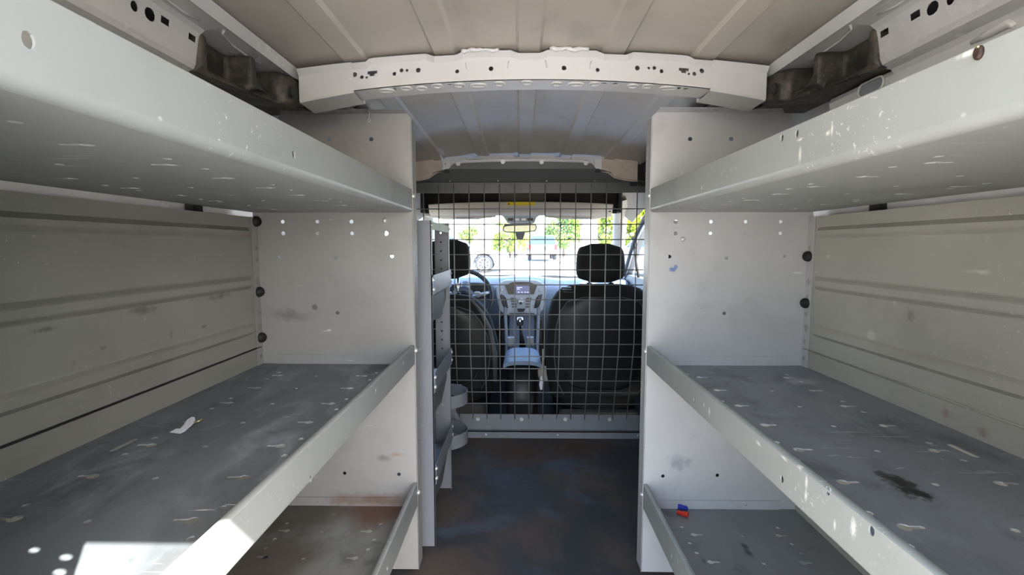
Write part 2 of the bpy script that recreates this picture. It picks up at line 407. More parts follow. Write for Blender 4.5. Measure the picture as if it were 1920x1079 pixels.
# bolts, one shared mesh
def dome_mesh(name, r, h, mat, n=10):
    b = MB(); rows = []
    for k in range(5):
        t = pi/2*k/4
        rr = max(r*cos(t), r*.02)
        rows.append([(rr*cos(2*pi*j/n), rr*sin(2*pi*j/n), h*sin(t)) for j in range(n)])
    rows.insert(0, [(r*cos(2*pi*j/n), r*sin(2*pi*j/n), -.001) for j in range(n)])
    b.grid(rows, True, closed=True); b.add(rows[-1], [tuple(range(n))])
    me = bpy.data.meshes.new(name); me.from_pydata(b.v, [], b.f); me.polygons.foreach_set('use_smooth', b.sm); me.materials.append(mat)
    return me
def hex_mesh(name, r, h, mat):
    b = MB()
    for (rad, z0, z1, k) in ((r*1.35, 0, h*.25, 14), (r, h*.25, h, 6)):
        b.prism([(rad*cos(2*pi*j/k), rad*sin(2*pi*j/k)) for j in range(k)], z0, z1, 'z')
    me = bpy.data.meshes.new(name); me.from_pydata(b.v, [], b.f); me.materials.append(mat); return me
BOLT = dome_mesh('bolt', .0065, .006, M['bolt']); HEX = hex_mesh('bolt', .007, .006, M['bolt']); RIVET = dome_mesh('rivet', .0035, .002, M['bolt'], 8)
GROM = dome_mesh('rubber_grommet', .0135, .009, M['rubber'], 14)
def stud(mesh, parent, pos, axis, name='bolt', s=1):
    o = bpy.data.objects.new(name, mesh); COL.objects.link(o); o.parent = parent
    o.location = Vector(pos)-world_off(parent); o.rotation_euler = Vector(axis).to_track_quat('Z', 'Y').to_euler(); o.scale = (s, s, s)
    return o

# ------------------------------------------------------------------ van shell
CX = .022
YR, YD, YM = -.06, 1.25, 2.125                 # rear edge, shelf divider, wire partition
BEADS = (-.341, -.155, .018, .192, .375)
def roof_front(y): return 1.314 if y < 1.1 else 1.314-.019*(y-1.1)/.96
def roof_z(x, y=0): return roof_front(y)-.13*(x-CX)**2
def bead(x):
    for c in BEADS:
        d = abs(x-c)
        if d < .0265: return -.006*min(1, (.0265-d)/.006)
    return 0
fl = MB().box(-.80, .85, -.1, 2.30, -.03, 0).build('floor', M['floor']); struct(fl, 'dark stained rubber floor of the cargo bay')
cf = MB().box(-.80, .85, 2.30, 4.1, -.12, -.06).build('cab_floor', M['black'], fl); cf['kind'] = 'structure'
# ceiling
xs = [CX-.497, CX+.497]
for c in BEADS: xs += [c-.0265, c-.0205, c+.0205, c+.0265]
xs += [CX-.497+.994*k/24 for k in range(1, 24)]
xs = sorted(set(round(x, 4) for x in xs))
ys = [YR, .4, 1.0, 1.1, 1.6, 2.2]
b = MB(); b.grid([[(x, y, roof_z(x, y)+bead(x)) for x in xs] for y in ys], False)
b.grid([[(x, y, roof_z(x, y)+.02) for x in xs] for y in ys], False)
ceil = b.build('ceiling', M['roof'], fixn=False); struct(ceil, 'ribbed white metal roof skin over the cargo bay')
# side walls
def sides(sg):
    r = lambda d, z: (CX+sg*d, z)
    seam = [r(.485, 1.278), r(.497, 1.262), r(.506, 1.268)]
    low = [r(.584, 1.188), r(.604, 1.10), r(.66, 1.06), r(.745, 1.02), r(.765, .8), r(.775, .5), r(.775, 0)]
    rail = seam+[r(.541, 1.264), r(.548, 1.258)]
    rail2 = [r(.555, 1.208), r(.559, 1.200), r(.568, 1.197), r(.578, 1.195)]+low
    recess = seam+[r(.66, 1.262), r(.665, 1.21), r(.588, 1.197)]+low
    deep = seam+[r(.70, 1.262), r(.725, 1.10), r(.745, 1.02), r(.765, .8), r(.775, .5), r(.775, 0)]
    outer = [r(.50, 1.31), r(.78, 1.28), r(.80, 1.0), r(.81, 0)]
    b = MB(); y1, y2 = .815, .98
    def sheet(prof, a, c): b.grid([[(p[0], y, p[1]) for p in prof] for y in (a, c)], False)
    sheet(rail, YR, y1); sheet(rail2, YR, y1); sheet(recess, y1, y2); sheet(deep, y2, 2.45)
    sheet(outer, YR, 2.45)
    # rail face with its punched openings
    pts = ((.737, 1.2438, 'q'), (.708, 1.240, 'o'), (.680, 1.238, 'c'), (.796, 1.2445, 'q'))
    holes = []
    for y, z, k in pts:
        holes.append([(y-.009, z-.005), (y+.009, z-.005), (y+.009, z+.005), (y-.009, z+.005)] if k == 'q' else slot(y, z, .021, .017) if k == 'o' else circ(y, z, .007))
    fx = lambda z: .548+.007*(1.258-z)/.05
    b.plate([(.50, 1.208), (y1, 1.208), (y1, 1.258), (.50, 1.258)], holes, lambda y, z, t: (CX+sg*(fx(z)+.0015*t), y, z))
    b.add([(CX+sg*.548, YR, 1.258), (CX+sg*.548, .50, 1.258), (CX+sg*.555, .50, 1.208), (CX+sg*.555, YR, 1.208)], [(0, 1, 2, 3)])
    def cap(pl, y): b.add([(p[0], y, p[1]) for p in pl], [tuple(range(len(pl)))])
    cap([rail[4]]+rail2[:5]+recess[5:2:-1], y1)
    cap(recess[3:10]+deep[4:2:-1], y2)
    cap(rail+rail2+outer[::-1], YR)
    w = b.build('wall_left' if sg < 0 else 'wall_right', M['white'], fixn=False)
    struct(w, 'white metal body side behind the %s shelving' % ('driver side' if sg < 0 else 'passenger side'))
    # pressed beads in the rail underside
    for y0 in (.46, .64, .82):
        pts = [(CX+sg*.512, y0, 1.2672), (CX+sg*.520, y0+.008, 1.2645), (CX+sg*.530, y0+.05, 1.264), (CX+sg*.533, y0+.11, 1.264), (CX+sg*.527, y0+.14, 1.2648)]
        MB().tube(pts, .0022, 6).build('pressed_bead', M['white'], w)
    return w
WL, WR = sides(-1), sides(1)
# lens-shaped slot and pressed bead low on the passenger side
P0, P1 = at(1613, 173, X=CX+.586), at(1661, 151, X=CX+.586)
def rail_slot(par, p0, p1, h, mat_in):
    d = (p1-p0); L = d.length; d.normalize(); up = Vector((0, 0, 1)); up = (up-d*up.dot(d)).normalized(); nrm = Vector((-1, 0, -.2)).normalized()
    c = (p0+p1)/2
    q = slot(0, 0, L, h, 6)
    ring = [c+d*x+up*y+nrm*.004 for x, y in q]
    o = MB().tube(ring, .0019, 6, closed=True).build('slot_rim', M['white'], par)
    b = MB(); b.add([c+d*x*.97+up*y*.95+nrm*.002 for x, y in q], [tuple(range(len(q)))])
    b.build('slot_bottom', mat_in, par)
rail_slot(WR, P0, P1, .022, M['silver'])
MB().tube([at(1822, 80, X=CX+.585), at(1860, 60, X=CX+.585), at(1895, 43, X=CX+.585), at(1903, 50, X=CX+.585)], [.003, .006, .006, .003], 8).build('pressed_bead', M['white'], WR)
# outer roof and closing panels
b = MB()
b.grid([[(CX+.80*(k/8-1)*1 if k < 8 else CX+.80*(k-8)/8, y, 1.335-.06*((k-8)/8)**2) for k in range(17)] for y in (YR, 2.3)], False)
rs = b.build('roof_outer_skin', M['white'], ceil); rs['kind'] = 'structure'
# rear header above the door opening
b = MB(); b.box(CX-.52, CX+.52, YR+.002, YR+.04, 1.262, 1.335)
struct(b.build('trim_5', M['white']), 'white header above the open rear doors')

# unseen barn doors added behind the camera: one shades, one bounces sun inward
for sg in (-1, 1):
    b = MB(); x0 = CX+sg*.80
    b.box(min(x0, x0+sg*.06), max(x0, x0+sg*.06), -.86, -.10, -.10, 1.26, .02)
    d_ = b.build('added_door_3' if sg < 0 else 'added_door_4', M['white']); struct(d_, 'unseen white rear barn door on the %s side, added to shape the light' % ('driver' if sg < 0 else 'passenger'))
    for z0, z1 in ((.02, .52), (.64, 1.16)):
        b = MB(); b.box(min(x0-sg*.012, x0+sg*.01), max(x0-sg*.012, x0+sg*.01), -.78, -.18, z0, z1, .01); b.build('added_door_panel', M['white'], d_)

# ------------------------------------------------------------------ roof bow
BY = 1.025
bowtop = lambda x: 1.3075-.13*(x-CX)**2
bowbot = lambda x: 1.2524-.15*(x-CX)**2
def castel(x):
    for c in BEADS:
        d = abs(x-c)
        if d < .033: return -.006*min(1, (.033-d)/.007)
    return 0
hx = [(at(u, v, Y=BY), k) for u, v, k in (
    (665, 140, 9), (678.5, 144.7, 7), (687.5, 145.5, 4.5), (739.5, 138.5, 7.5), (753, 132, 7.5), (763, 132, 5.5), (784, 131.7, 9),
    (857, 134, 7.5), (920.5, 128.8, 9), (1057.5, 127.6, 9), (1120.5, 131.2, 7.5), (1195, 127.6, 9), (1216.5, 127.6, 5), (1227, 127.5, 7), (1240.4, 133.6, 7.5),
    (1291.5, 138.6, 5), (1302, 138.5, 7.5), (1316, 133, 9))]
tq = [at(u, v, Y=BY) for u, v in ((698, 136), (1282, 130.5))]
x0, x1 = CX-.372, CX+.372
xs = [x0+(x1-x0)*k/90 for k in range(91)]
holes = [circ(p.x, p.z-bowbot(p.x), k/2*BY/900*.95, 10) for p, k in hx]
for p in tq:
    w = p.z-bowbot(p.x)
    holes.append([(p.x-.010, w+.003), (p.x-.010, w-.003+.000), (p.x-.005, w-.003), (p.x-.005, w-.007), (p.x+.005, w-.007), (p.x+.005, w-.003), (p.x+.010, w-.003), (p.x+.010, w+.003)])
flange = .009
b = MB()
face_t = lambda x: bowtop(x)-bowbot(x)+castel(x)-flange
out = [(x, 0) for x in xs]+[(x, face_t(x)) for x in xs[::-1]]
b.plate(out, holes, lambda x, t, s: (x, BY+.0015*s-.0, bowbot(x)+t))
# upper flange leaning back from the face to the roof skin
b.grid([[(x, BY, bowbot(x)+face_t(x)) for x in xs], [(x, BY-.010, bowbot(x)+face_t(x)+flange*.85) for x in xs], [(x, BY-.012, bowbot(x)+face_t(x)+flange) for x in xs]], False)
# underside with its pressings
uh = [((u, v), k) for u, v, k in ((721, 164, 'c'), (737, 163.5, 'o'), (725, 169.5, 's'), (760, 163.5, 't'), (790, 165, 't'), (819, 158.5, 't'), (842.5, 159, 'c'), (861.5, 159.5, 't'), (896.5, 159.5, 's'), (936, 156.5, 't'), (988, 154, 't'),
      (1044, 157, 't'), (1080, 157.5, 's'), (1115, 157, 't'), (1133.5, 156, 'c'), (1155, 155.5, 'c'), (1186, 161, 't'), (1216, 159, 't'), (1253, 164.7, 's'), (1280, 158.5, 'o'), (1295, 158.5, 'c'))]
def under(u, v):
    z = 1.24
    for _ in range(6):
        p = at(u, v, Z=z); z = bowbot(p.x)
    return p
hl, rims = [], []
BW = .062
for (u, v), k in uh:
    p = under(u, v); y = min(max(p.y-BY, .014), BW-.014)
    if k == 't': hl.append(circ(p.x, y, .003, 8)); rims.append((p.x, y, .011, .011))
    elif k == 'c': hl.append(circ(p.x, y, .0055, 10))
    elif k == 'o': hl.append(slot(p.x, y, .008, .014))
    else: hl.append(slot(p.x, y, .017, .006)); rims.append((p.x, y, .017, .010))
b.plate([(x, 0) for x in xs]+[(x, BW) for x in xs[::-1]], hl, lambda x, y, s: (x, BY+y, bowbot(x)+.0015*s))
b.grid([[(x, BY+BW, bowbot(x)) for x in xs], [(x, BY+BW, roof_z(x, 1.08)-.004) for x in xs]], False)
bow = b.build('trim_1', M['bow'])
struct(bow, 'white pressed roof bow with punched holes across the cargo ceiling')
for x, y, rx, ry in rims:
    pts = [(x+rx*math.copysign(abs(cos(2*pi*k/14))**(.8), cos(2*pi*k/14)), BY+y+ry*sin(2*pi*k/14), bowbot(x)-.0005) for k in range(14)]
    MB().tube(pts, .0024, 6, closed=True).build('pressed_ring', M['bow'], bow)
# end brackets of the bow
for sg in (-1, 1):
    xe = [CX+sg*(.368+.114*k/8) for k in range(9)]
    b = MB()
    zt = lambda x: bowtop(x)-.004; zb = lambda x: bowbot(x)-.0035-.05*max(0, abs(x-CX)-.368)
    b.grid([[(x, BY-.012, zt(x)) for x in xe], [(x, BY-.002, zt(x)-.012) for x in xe], [(x, BY-.0025, zb(x)+.004) for x in xe], [(x, BY, zb(x)) for x in xe], [(x, BY+BW+.012, zb(x)-.002) for x in xe], [(x, BY+BW+.014, zt(x)) for x in xe]], False)
    b.build('bow_end_bracket', M['bow'], bow, bevel=.001)
    for k in range(2):
        pass
# raised boss in the bow face, two of them
for a, c in ((862, 965), (1012, 1119)):
    xa, xb = at(a, 120, Y=BY).x, at(c, 120, Y=BY).x
    for x in (xa+.012, xb-.012):
        MB().tube([(x, BY-.0005, bowbot(x)+.038), (x+(.003 if x < (xa+xb)/2 else -.003), BY-.0005, bowbot(x)+.024)], .0013, 6).build('pressed_rib', M['bow'], bow)
# sealant between bow and skin
for a, c in ((866, 935), (1030, 1102)):
    xa, xb = at(a, 98, Y=BY).x, at(c, 98, Y=BY).x
    pts = [(xa+(xb-xa)*k/12, BY-.012+random.uniform(-.003, .003), roof_z(xa+(xb-xa)*k/12, 1.0)-.004+random.uniform(-.002, .001)) for k in range(13)]
    MB().tube(pts, [.004+random.uniform(-.0015, .002) for _ in pts], 6).build('sealant_bead', M['bow'], bow)

# ------------------------------------------------------------------ front header and corner panels
HY = 2.06
x0, x1 = -.3247, .342
xs = [x0+(x1-x0)*k/100 for k in range(101)]
hc = lambda x: 1.2895-.10*(x-.01)**2
def hcast(x):
    for a, c in ((876, 900), (966, 975+17), (1043, 1068)):
        xa, xb = at(a, 295, Y=HY).x, at(c, 295, Y=HY).x
        d = min(x-xa, xb-x)
        if d > -.008: return -.0075*min(1, (d+.008)/.008)
    return 0
b = MB()
b.grid([[(x, HY-.014, hc(x)+hcast(x)) for x in xs], [(x, HY-.012, hc(x)+hcast(x)-.003) for x in xs], [(x, HY-.001, hc(x)-.014) for x in xs], [(x, HY, hc(x)-.036) for x in xs], [(x, HY+.02, hc(x)-.036) for x in xs]], False)
hd = b.build('trim_2', M['white']); struct(hd, 'pale notched header across the front end of the cargo roof')
for sg, u in ((-1, 838), (1, 1121)):
    c = at(u, 310, Y=HY-.006)
    b = MB(); b.box(c.x-.0165, c.x+.0165, HY-.012, HY+.005, 1.2285, 1.2745, .002); b.build('header_leg', M['white'], hd)
    b = MB(); b.box(c.x-.010, c.x+.010, HY-.013, HY+.005, 1.2195, 1.2295, .002); b.build('leg_tab', M['rubber'], hd)
    if sg < 0:
        b = MB(); b.loft([(c.x-.006, 1.255, HY-.0135, .0025, .0025), (c.x-.006, 1.255, HY-.011, .0025, .0025)], 10, 2, 'y'); b.build('header_hole', M['black'], hd)
b = MB()
xs2 = [CX-.70+1.40*k/30 for k in range(31)]
b.grid([[(x, 2.14, 1.335) for x in xs2], [(x, 2.14, 1.29-.0*abs(x)) for x in xs2]], False)
b.build('roof_end_closure', M['roof'], hd)
for sg in (-1, 1):
    # beige corner panel beside the header, its lower edge swept down and outward
    s_ = lambda d: .0065+sg*d
    top = [(s_(.338+.15*k/10), 1.2915-.012*(k/10)) for k in range(11)]
    bot = [(.338, 1.224), (.352, 1.223), (.366, 1.218), (.379, 1.208), (.392, 1.199), (.41, 1.194), (.43, 1.190), (.45, 1.187), (.468, 1.185), (.488, 1.184)]
    b = MB(); b.plate([*top]+[(s_(p[0]), p[1]) for p in bot[::-1]], [], lambda x, z, t: (x, HY+.004+.003*t, z))
    cp = b.build('trim_3' if sg < 0 else 'trim_4', M['beige'])
    struct(cp, 'beige corner panel beside the front roof header, %s side' % ('driver' if sg < 0 else 'passenger'))
    b = MB(); b.tube([(s_(p[0]), HY+.002, p[1]) for p in bot], .0035, 6); b.build('panel_lip', M['beige'], cp)
    b = MB(); b.box(min(s_(.47), s_(.78)), max(s_(.47), s_(.78)), HY+.06, HY+.07, 1.17, 1.33); b.build('corner_closure', M['black'], cp)

# ------------------------------------------------------------------ shelving units
YE = .22                                        # rear end of the units
def unit(sg, xi, xo, xtop, label, Ms, px):
    d = sg                                      # direction away from the aisle
    root = thing('shelving_unit', label, 'shelving', (xi, YE, 0))
    pos = lambda u, v: at(u, v, Y=YD)
    # --- end panel by the front: sheet with holes, flanges round it
    holes = [circ(pos(u, v).x, pos(u, v).z, r/900*YD, 10) for u, v, r in px['panel_holes']]
    zt = 1.248
    if sg < 0: out = [(xo-.006, .02), (xi, .02), (xi, zt-.012), (xi-.012, zt), (xtop, zt), (xtop-.012, zt-.03), (xo-.006, zt-.20)]
    else: out = [(xi, .02), (xo+.006, .02), (xo+.006, zt-.20), (xtop+.012, zt-.03), (xtop, zt), (xi+.012, zt), (xi, zt-.012)]
    b = MB(); b.plate(out, holes, lambda x, z, t: (x, YD+.0015*t, z))
    # top flange towards the rear, aisle flange towards the front
    tx0, tx1 = sorted((xi+d*.010, xtop))
    fl_h = [circ(tx0+(tx1-tx0)*f, .02, .005, 8, .0035) for f in ((.16, .30, .44, .58) if sg < 0 else (.27, .42, .57, .73, .88))]
    b.plate([(tx0, 0), (tx1, 0), (tx1, .038), (tx0, .038)], fl_h, lambda x, t, s: (x, YD-t, zt-.0015*s))
    nh = [slot(.0385, .06+.0318*k, .004, .009, 3) for k in range(37)]
    b.plate([(0, .02), (.05, .02), (.05, zt-.012), (0, zt-.012)], nh, lambda y, z, s: (xi+d*.0015*s, YD+y, z))
    ep = b.build('end_panel', Ms['panel'], root, fixn=False)
    b = MB(); b.tube([(xi-d*.0005, YD-.0005, .02), (xi-d*.0005, YD-.0005, zt-.012), (xi+d*.012, YD-.0005, zt), (xtop, YD-.0005, zt)], .0016, 6); b.build('folded_edge', Ms['panel'], ep)
    # corner flange beside the back panel with small holes
    ch = [circ(1.239, z, .006, 8) for z in (.62, .665, .735, .78, .875, .905, .945)]+[circ(1.231, z, .008, 10) for z in (.70, .82, .94)]
    b = MB(); b.plate([(1.222, .30), (YD, .30), (YD, .985), (1.222, .985)], [h for h in ch[:6]]+[circ(1.234, z, .0095, 10) for z in (.70, .82)], lambda y, z, s: (xo-d*(.004+.0015*s), y, z)); b.build('corner_flange', Ms['panel'], ep)
    # --- rear end panel (only its aisle edge reaches the picture's surroundings)
    rh = [circ(xi+d*x, z, .006, 10) for x in (.05, .16, .26, .36) for z in (.70, .74, .84, .9)]
    if sg < 0:
        for u, v in ((125, 1045), (113, 1073)):
            p = at(u, v, Z=.598); dy = p.y-YE; rh.append(circ(p.x+.71*dy, .598+1.25*dy, .007, 10))
        rh = [h for h in rh if not any(h is not g_ and (Vector(h[0])-Vector(g_[0])).length < .02 for g_ in rh[-2:])]
    b = MB()
    o2 = [(xi, .02), (xo, .02), (xo, 1.10), (xi+d*.25, 1.16), (xi, 1.16)]
    b.plate(o2 if sg > 0 else o2[::-1], rh, lambda x, z, t: (x, YE-.0015*t, z)); b.build('end_panel', Ms['panel'], root)
    # --- shelves
    zs = (.2035, .598, .9985); lips = (.066, .049, .0565)
    for i, (z, lh) in enumerate(zip(zs, lips)):
        R = .010 if i == 2 else .005
        hl = []
        cols = (xi+d*.1035, xi+d*.309)
        ky = [1.1305-.1023*k for k in range(9)]
        for cx in cols:
            for j, y in enumerate(ky):
                if i == 0 and y < .8: continue
                if sg > 0 and i == 0 and cx == cols[1] and j == 0: pass
                hl.append(keyhole(cx, y, -1 if sg < 0 else 1))
                if (j % 2 == 0) or i == 0: hl.append(circ(cx+(.027 if cx == cols[0] else -.008)*-d, y+.028 if i else y+.032, .0052, 8))
                if (j % 2 == 0): hl.append(circ(cx+(.030 if cx == cols[0] else -.006)*-d, y-.034, .0052, 8))
        for j, y in enumerate(ky): hl.append(circ(xi+d*.2125, y-.004, .0048, 8))
        if i == 1:
            hl.append(slot(xi+d*.345, .722, .010, .050, 4))
        xa, xb = xi+d*R, xo-d*.002
        o = [(xa, YE), (xb, YE), (xb, YD-.001), (xa, YD-.001)]
        b = MB(); b.plate(o if sg > 0 else o[::-1], hl, lambda x, y, t: (x, y, z-.0016*t))
        # upturned flanges at the back and against the end panels
        if i < 2:
            bf = MB()
            bf.grid([[(xb, YE, z), (xb, YD-.001, z)], [(xb, YE, z+.048), (xb, YD-.001, z+.048)]], False)
            bf.grid([[(xb+d*.0015, YE, z), (xb+d*.0015, YD-.001, z)], [(xb+d*.0015, YE, z+.05), (xb+d*.0015, YD-.001, z+.05)]], False)
        sh = b.build('shelf', Ms['deck'][i], root, fixn=False)
        if i < 2: bf.build('back_flange', Ms['back'], sh, fixn=False)
        xs_ = sorted((xi+d*.020, xo-d*.045))
        b = MB(); hz = [circ(xs_[0]+(xs_[1]-xs_[0])*f, z+.013, .0028, 8) for f in (.27, .74)]
        b.plate([(xs_[0], z), (xs_[1], z), (xs_[1], z+.024), (xs_[0], z+.024)], hz, lambda x, zz, t: (x, YD-.004+.0015*t, zz))
        b.build('end_flange', Ms['panel'], sh)
        # front lip: bend, face with holes, folded-over top
        lipb = MB()
        for r_, w_ in ((R, 0), (R-.0016, 1)):
            lipb.grid([[(xi+d*(R-r_*sin(t)), y, z+R-r_*cos(t)-.0016) for t in [pi/2*k/6 for k in range(7)]] for y in (YE, YD-.0005)], True)
        lh_ = [((1.205, .46), 'b')] if 0 else []
        holes2 = [slot(y, zz, .0075, .010, 4) for y, zz in px['lip_holes'][i]]
        lipb.plate([(YE, z+R-.0016), (YD-.0005, z+R-.0016), (YD-.0005, z+lh), (YE, z+lh)], holes2, lambda y, zz, t: (xi+d*.0016*t, y, zz))
        lipb.grid([[(xi+d*x_, y, z+lh+q) for x_, q in ((0, 0), (.0015, .0012), (.005, .0015), (.0105, .0008), (.0115, -.001), (.0105, -.003))] for y in (YE, YD-.0005)], True)
        lipb.build('front_lip', Ms['lip'], sh, fixn=False)
        for zz in ((z+lh*.72,) if i else (z+lh*.55,)):
            stud(BOLT, root, (xi-d*.001, YD+.004, zz), (-d, 0, 0))
        # bolts fixing the shelf to the end panel
    for u, v in px['bolts']:
        p = pos(u, v); stud(BOLT, root, (p.x, YD-.001, p.z), (0, -1, 0))
    # --- back panels, ribbed, one per bay
    ribs = ((.935, .951), (.808, .829), (.69, .709))
    def ribdep(z, base):
        for a, c in ribs:
            a2, c2 = a+base-.598, c+base-.598
            m, h = (a2+c2)/2, (c2-a2)/2+.006
            q = abs(z-m)
            if q < h: return .011*min(1, (h-q)/.009)
        return 0
    for base, top, nm in ((.598, .9815, 0), (.2035, .58, 1)):
        zz = [base+.047]
        while zz[-1] < top: zz.append(round(zz[-1]+.003, 4))
        b = MB()
        yy = [(YE+.003, 1), (1.198, 1), (1.214, 0), (YD-.004, 0)]
        b.grid([[(xo-d*(.003+(ribdep(z, base)*k)), y, z) for z in zz] for y, k in yy], False)
        b.grid([[(xo, y, z) for z in (zz[0], zz[-1])] for y in (YE+.003, YD-.004)], False)
        b.add([(xo-d*.003, YE+.003, zz[-1]), (xo-d*.003, YD-.004, zz[-1]), (xo, YD-.004, zz[-1]), (xo, YE+.003, zz[-1])], [(0, 1, 2, 3)])
        bp = b.build('back_panel', Ms['back'], root, fixn=False)
        if not nm:
            b = MB(); b.tube([(xo-d*.004, YE, base+.0465), (xo-d*.004, YD-.006, base+.0465)], .0022, 6); b.build('gap_shade_ridge', Ms['edge'], bp)  # driver side: black tube stands in for the gap's shade; passenger side: ridge
    for u, v in px['grommets']:
        p = pos(u, v); stud(GROM, root, (xo-d*.009, YD-.011, p.z), (-d*.85, -.5, 0), 'rubber_grommet')
    b = MB(); b.box(*sorted((xo+d*.012, xo+d*.03)), 1.03, 1.062, .95, 1.03); b.build('dark_bracket', M['rubber'], root)
    return root

lipL = [[(.95, .235), (.62, .235)], [(at(583, 898, X=-.278).y, at(583, 898, X=-.278).z), (.9, .632), (1.12, .632)], [(at(551, 290, X=-.278).y, at(551, 290, X=-.278).z), (at(53, 75, X=-.278).y, at(53, 75, X=-.278).z)]]
lipR = [[(1.0, .235)], [(at(u, v, X=.333).y, at(u, v, X=.333).z) for u, v in ((1302, 751), (1466, 899), (1552, 921), (1634, 996))], [(at(u, v, X=.333).y, at(u, v, X=.333).z) for u, v in ((1466, 259), (1494, 251), (1316, 353))]]
pL = dict(panel_holes=[(617, 261, 4), (696, 261, 4), (530, 416, 3.6), (595, 416, 3.6), (659, 416, 3.8), (531, 438, 3.8), (595, 438, 3.6), (660, 438, 3.6), (724, 438, 4.4), (523, 482, 3.4), (629, 484, 3.4), (735, 480.5, 3.6), (633, 587, 3.4), (646, 888, 3.5), (748, 890, 3.5)],
          lip_holes=lipL, bolts=[(721.5, 414)], grommets=[(471, 416), (477, 547), (482, 632)])
pR = dict(panel_holes=[(1294, 261, 4), (1371, 261, 4), (1267, 416, 3.8), (1333, 416, 3.6), (1398, 416, 3.4), (1464, 416, 3.4), (1267, 438, 3.8), (1332, 438, 3.4), (1397, 438, 3.4), (1463, 438, 3.4), (1255, 481.5, 3.6), (1362, 484, 3.4), (1471, 481, 3), (1358, 588, 3.4), (1243, 893.5, 3.5), (1345, 892, 3.5)],
          lip_holes=lipR, bolts=[(1280, 449)], grommets=[(1522, 481), (1517, 568)])
UL = unit(-1, -.278, -.690, -.6135, 'driver side grey steel shelving unit with a white paper scrap on its middle deck', dict(panel=M['panel'], lip=M['shelf_l'], back=M['back'], deck=[M['deck_low_l'], M['deck_l'], M['shelf_l']], edge=M['rubber']), pL)  # edge: rubber black stands in for the shadow gap under the back panel
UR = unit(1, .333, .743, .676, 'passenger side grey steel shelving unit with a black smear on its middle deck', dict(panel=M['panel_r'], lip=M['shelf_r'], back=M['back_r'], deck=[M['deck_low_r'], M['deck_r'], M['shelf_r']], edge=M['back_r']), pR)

# ------------------------------------------------------------------ foam blocks along the roof rails
def foam(sg, label, ylen):
    b = MB()
    X = lambda d: CX+sg*d
    def bx(d0, d1, y0, y1, z0, z1, bv=.008):
        a, c = sorted((X(d0), X(d1))); b.box(a, c, y0, y1, z0, z1, bv)
    y0, y1 = .808, ylen
    bx(.566, .618, y0, 1.12, 1.206, 1.2635, .006)                         # back of the block
    # ledge with its edge swept inwards towards the front
    rows = []
    for k in range(15):
        y = y0+(1.16-y0)*k/14
        up = .030*max(0, (y-.98)/.18)**1.2
        din = .555-.055*min(1, k/8)
        zt = 1.213-.012*min(1, k/5)
        rows.append([(X(.618), y, 1.200+up), (X(din+.03), y, 1.199+up), (X(din), y, 1.194+up), (X(din), y, zt-.006+up), (X(din+.008), y, zt+up), (X(.618), y, zt+up)])
    b.grid(rows, False, closed=True); b.add(rows[0], [tuple(range(6))]); b.add(rows[-1], [tuple(range(6))])
    # near horn, middle rib, front block
    bx(.545, .616, y0, y0+.022, 1.200, 1.2625, .008)
    bx(.515, .616, .908, .926, 1.200, 1.2625, .007)
    rows = []
    for y, din, zt, zb in ((.985, .512, 1.258, 1.200), (.996, .496, 1.262, 1.200), (1.03, .485, 1.264, 1.208), (1.10, .477, 1.265, 1.226), (y1, .462, 1.268, 1.249)):
        rows.append([(X(.612), y, zb+.002), (X(din), y, zb), (X(din-.002), y, (zb+zt)/2+.004), (X(din+.012), y, zt), (X(.612), y, zt)])
    b.grid(rows, False, closed=True); b.add(rows[0], [tuple(range(5))]); b.add(rows[-1], [tuple(range(5))])
    bx(.452, .62, 1.15, 1.62, 1.2535, 1.274, .006)
    # scooped floor of the second pocket
    rows = []
    for k in range(9):
        y = .92+.075*k/8
        rows.append([(X(.618), y, 1.206), (X(.512), y, 1.204), (X(.512), y, 1.208+.012*((k-4)/4)**2), (X(.56), y, 1.222), (X(.618), y, 1.236)])
    b.grid(rows, False, closed=True); b.add(rows[0], [tuple(range(5))]); b.add(rows[-1], [tuple(range(5))])
    o = b.build('foam_block', M['foam'])
    r = o.modifiers.new('remesh', 'REMESH'); r.mode = 'VOXEL'; r.voxel_size = .0035
    s_ = o.modifiers.new('smooth', 'SMOOTH'); s_.iterations = 6; s_.factor = .5
    tag(o, label, 'foam', 'black foam blocks along the roof rails')
    p = Vector((0, 1.008, 1.226))
    q = MB(); ring = [(X(.4905), p.y+.008*cos(t), p.z+.010*sin(t)) for t in [2*pi*k/12 for k in range(12)]]
    q.tube(ring, .002, 6, closed=True); q.add([(X(.491), y, z) for _, y, z in ring], [tuple(range(12))]); q.build('plug', M['rubber'], o)
    return o
foam(-1, 'black foam block with scooped pockets in the roof corner, driver side', 1.205)
foam(1, 'black foam block with scooped pockets in the roof corner, passenger side', 1.205)
for sg in (-1, 1):
    b = MB(); b.loft([(CX+sg*.565, 1.235, HY-.05, .052, .050), (CX+sg*.565, 1.235, HY-.03, .062, .058), (CX+sg*.565, 1.235, HY+.05, .062, .058)], 20, 3, 'y')
    tag(b.build('foam_block', M['foam']), 'small dark foam plug in the roof corner by the front header, %s side' % ('driver' if sg < 0 else 'passenger'), 'foam', 'foam plugs by the front header')

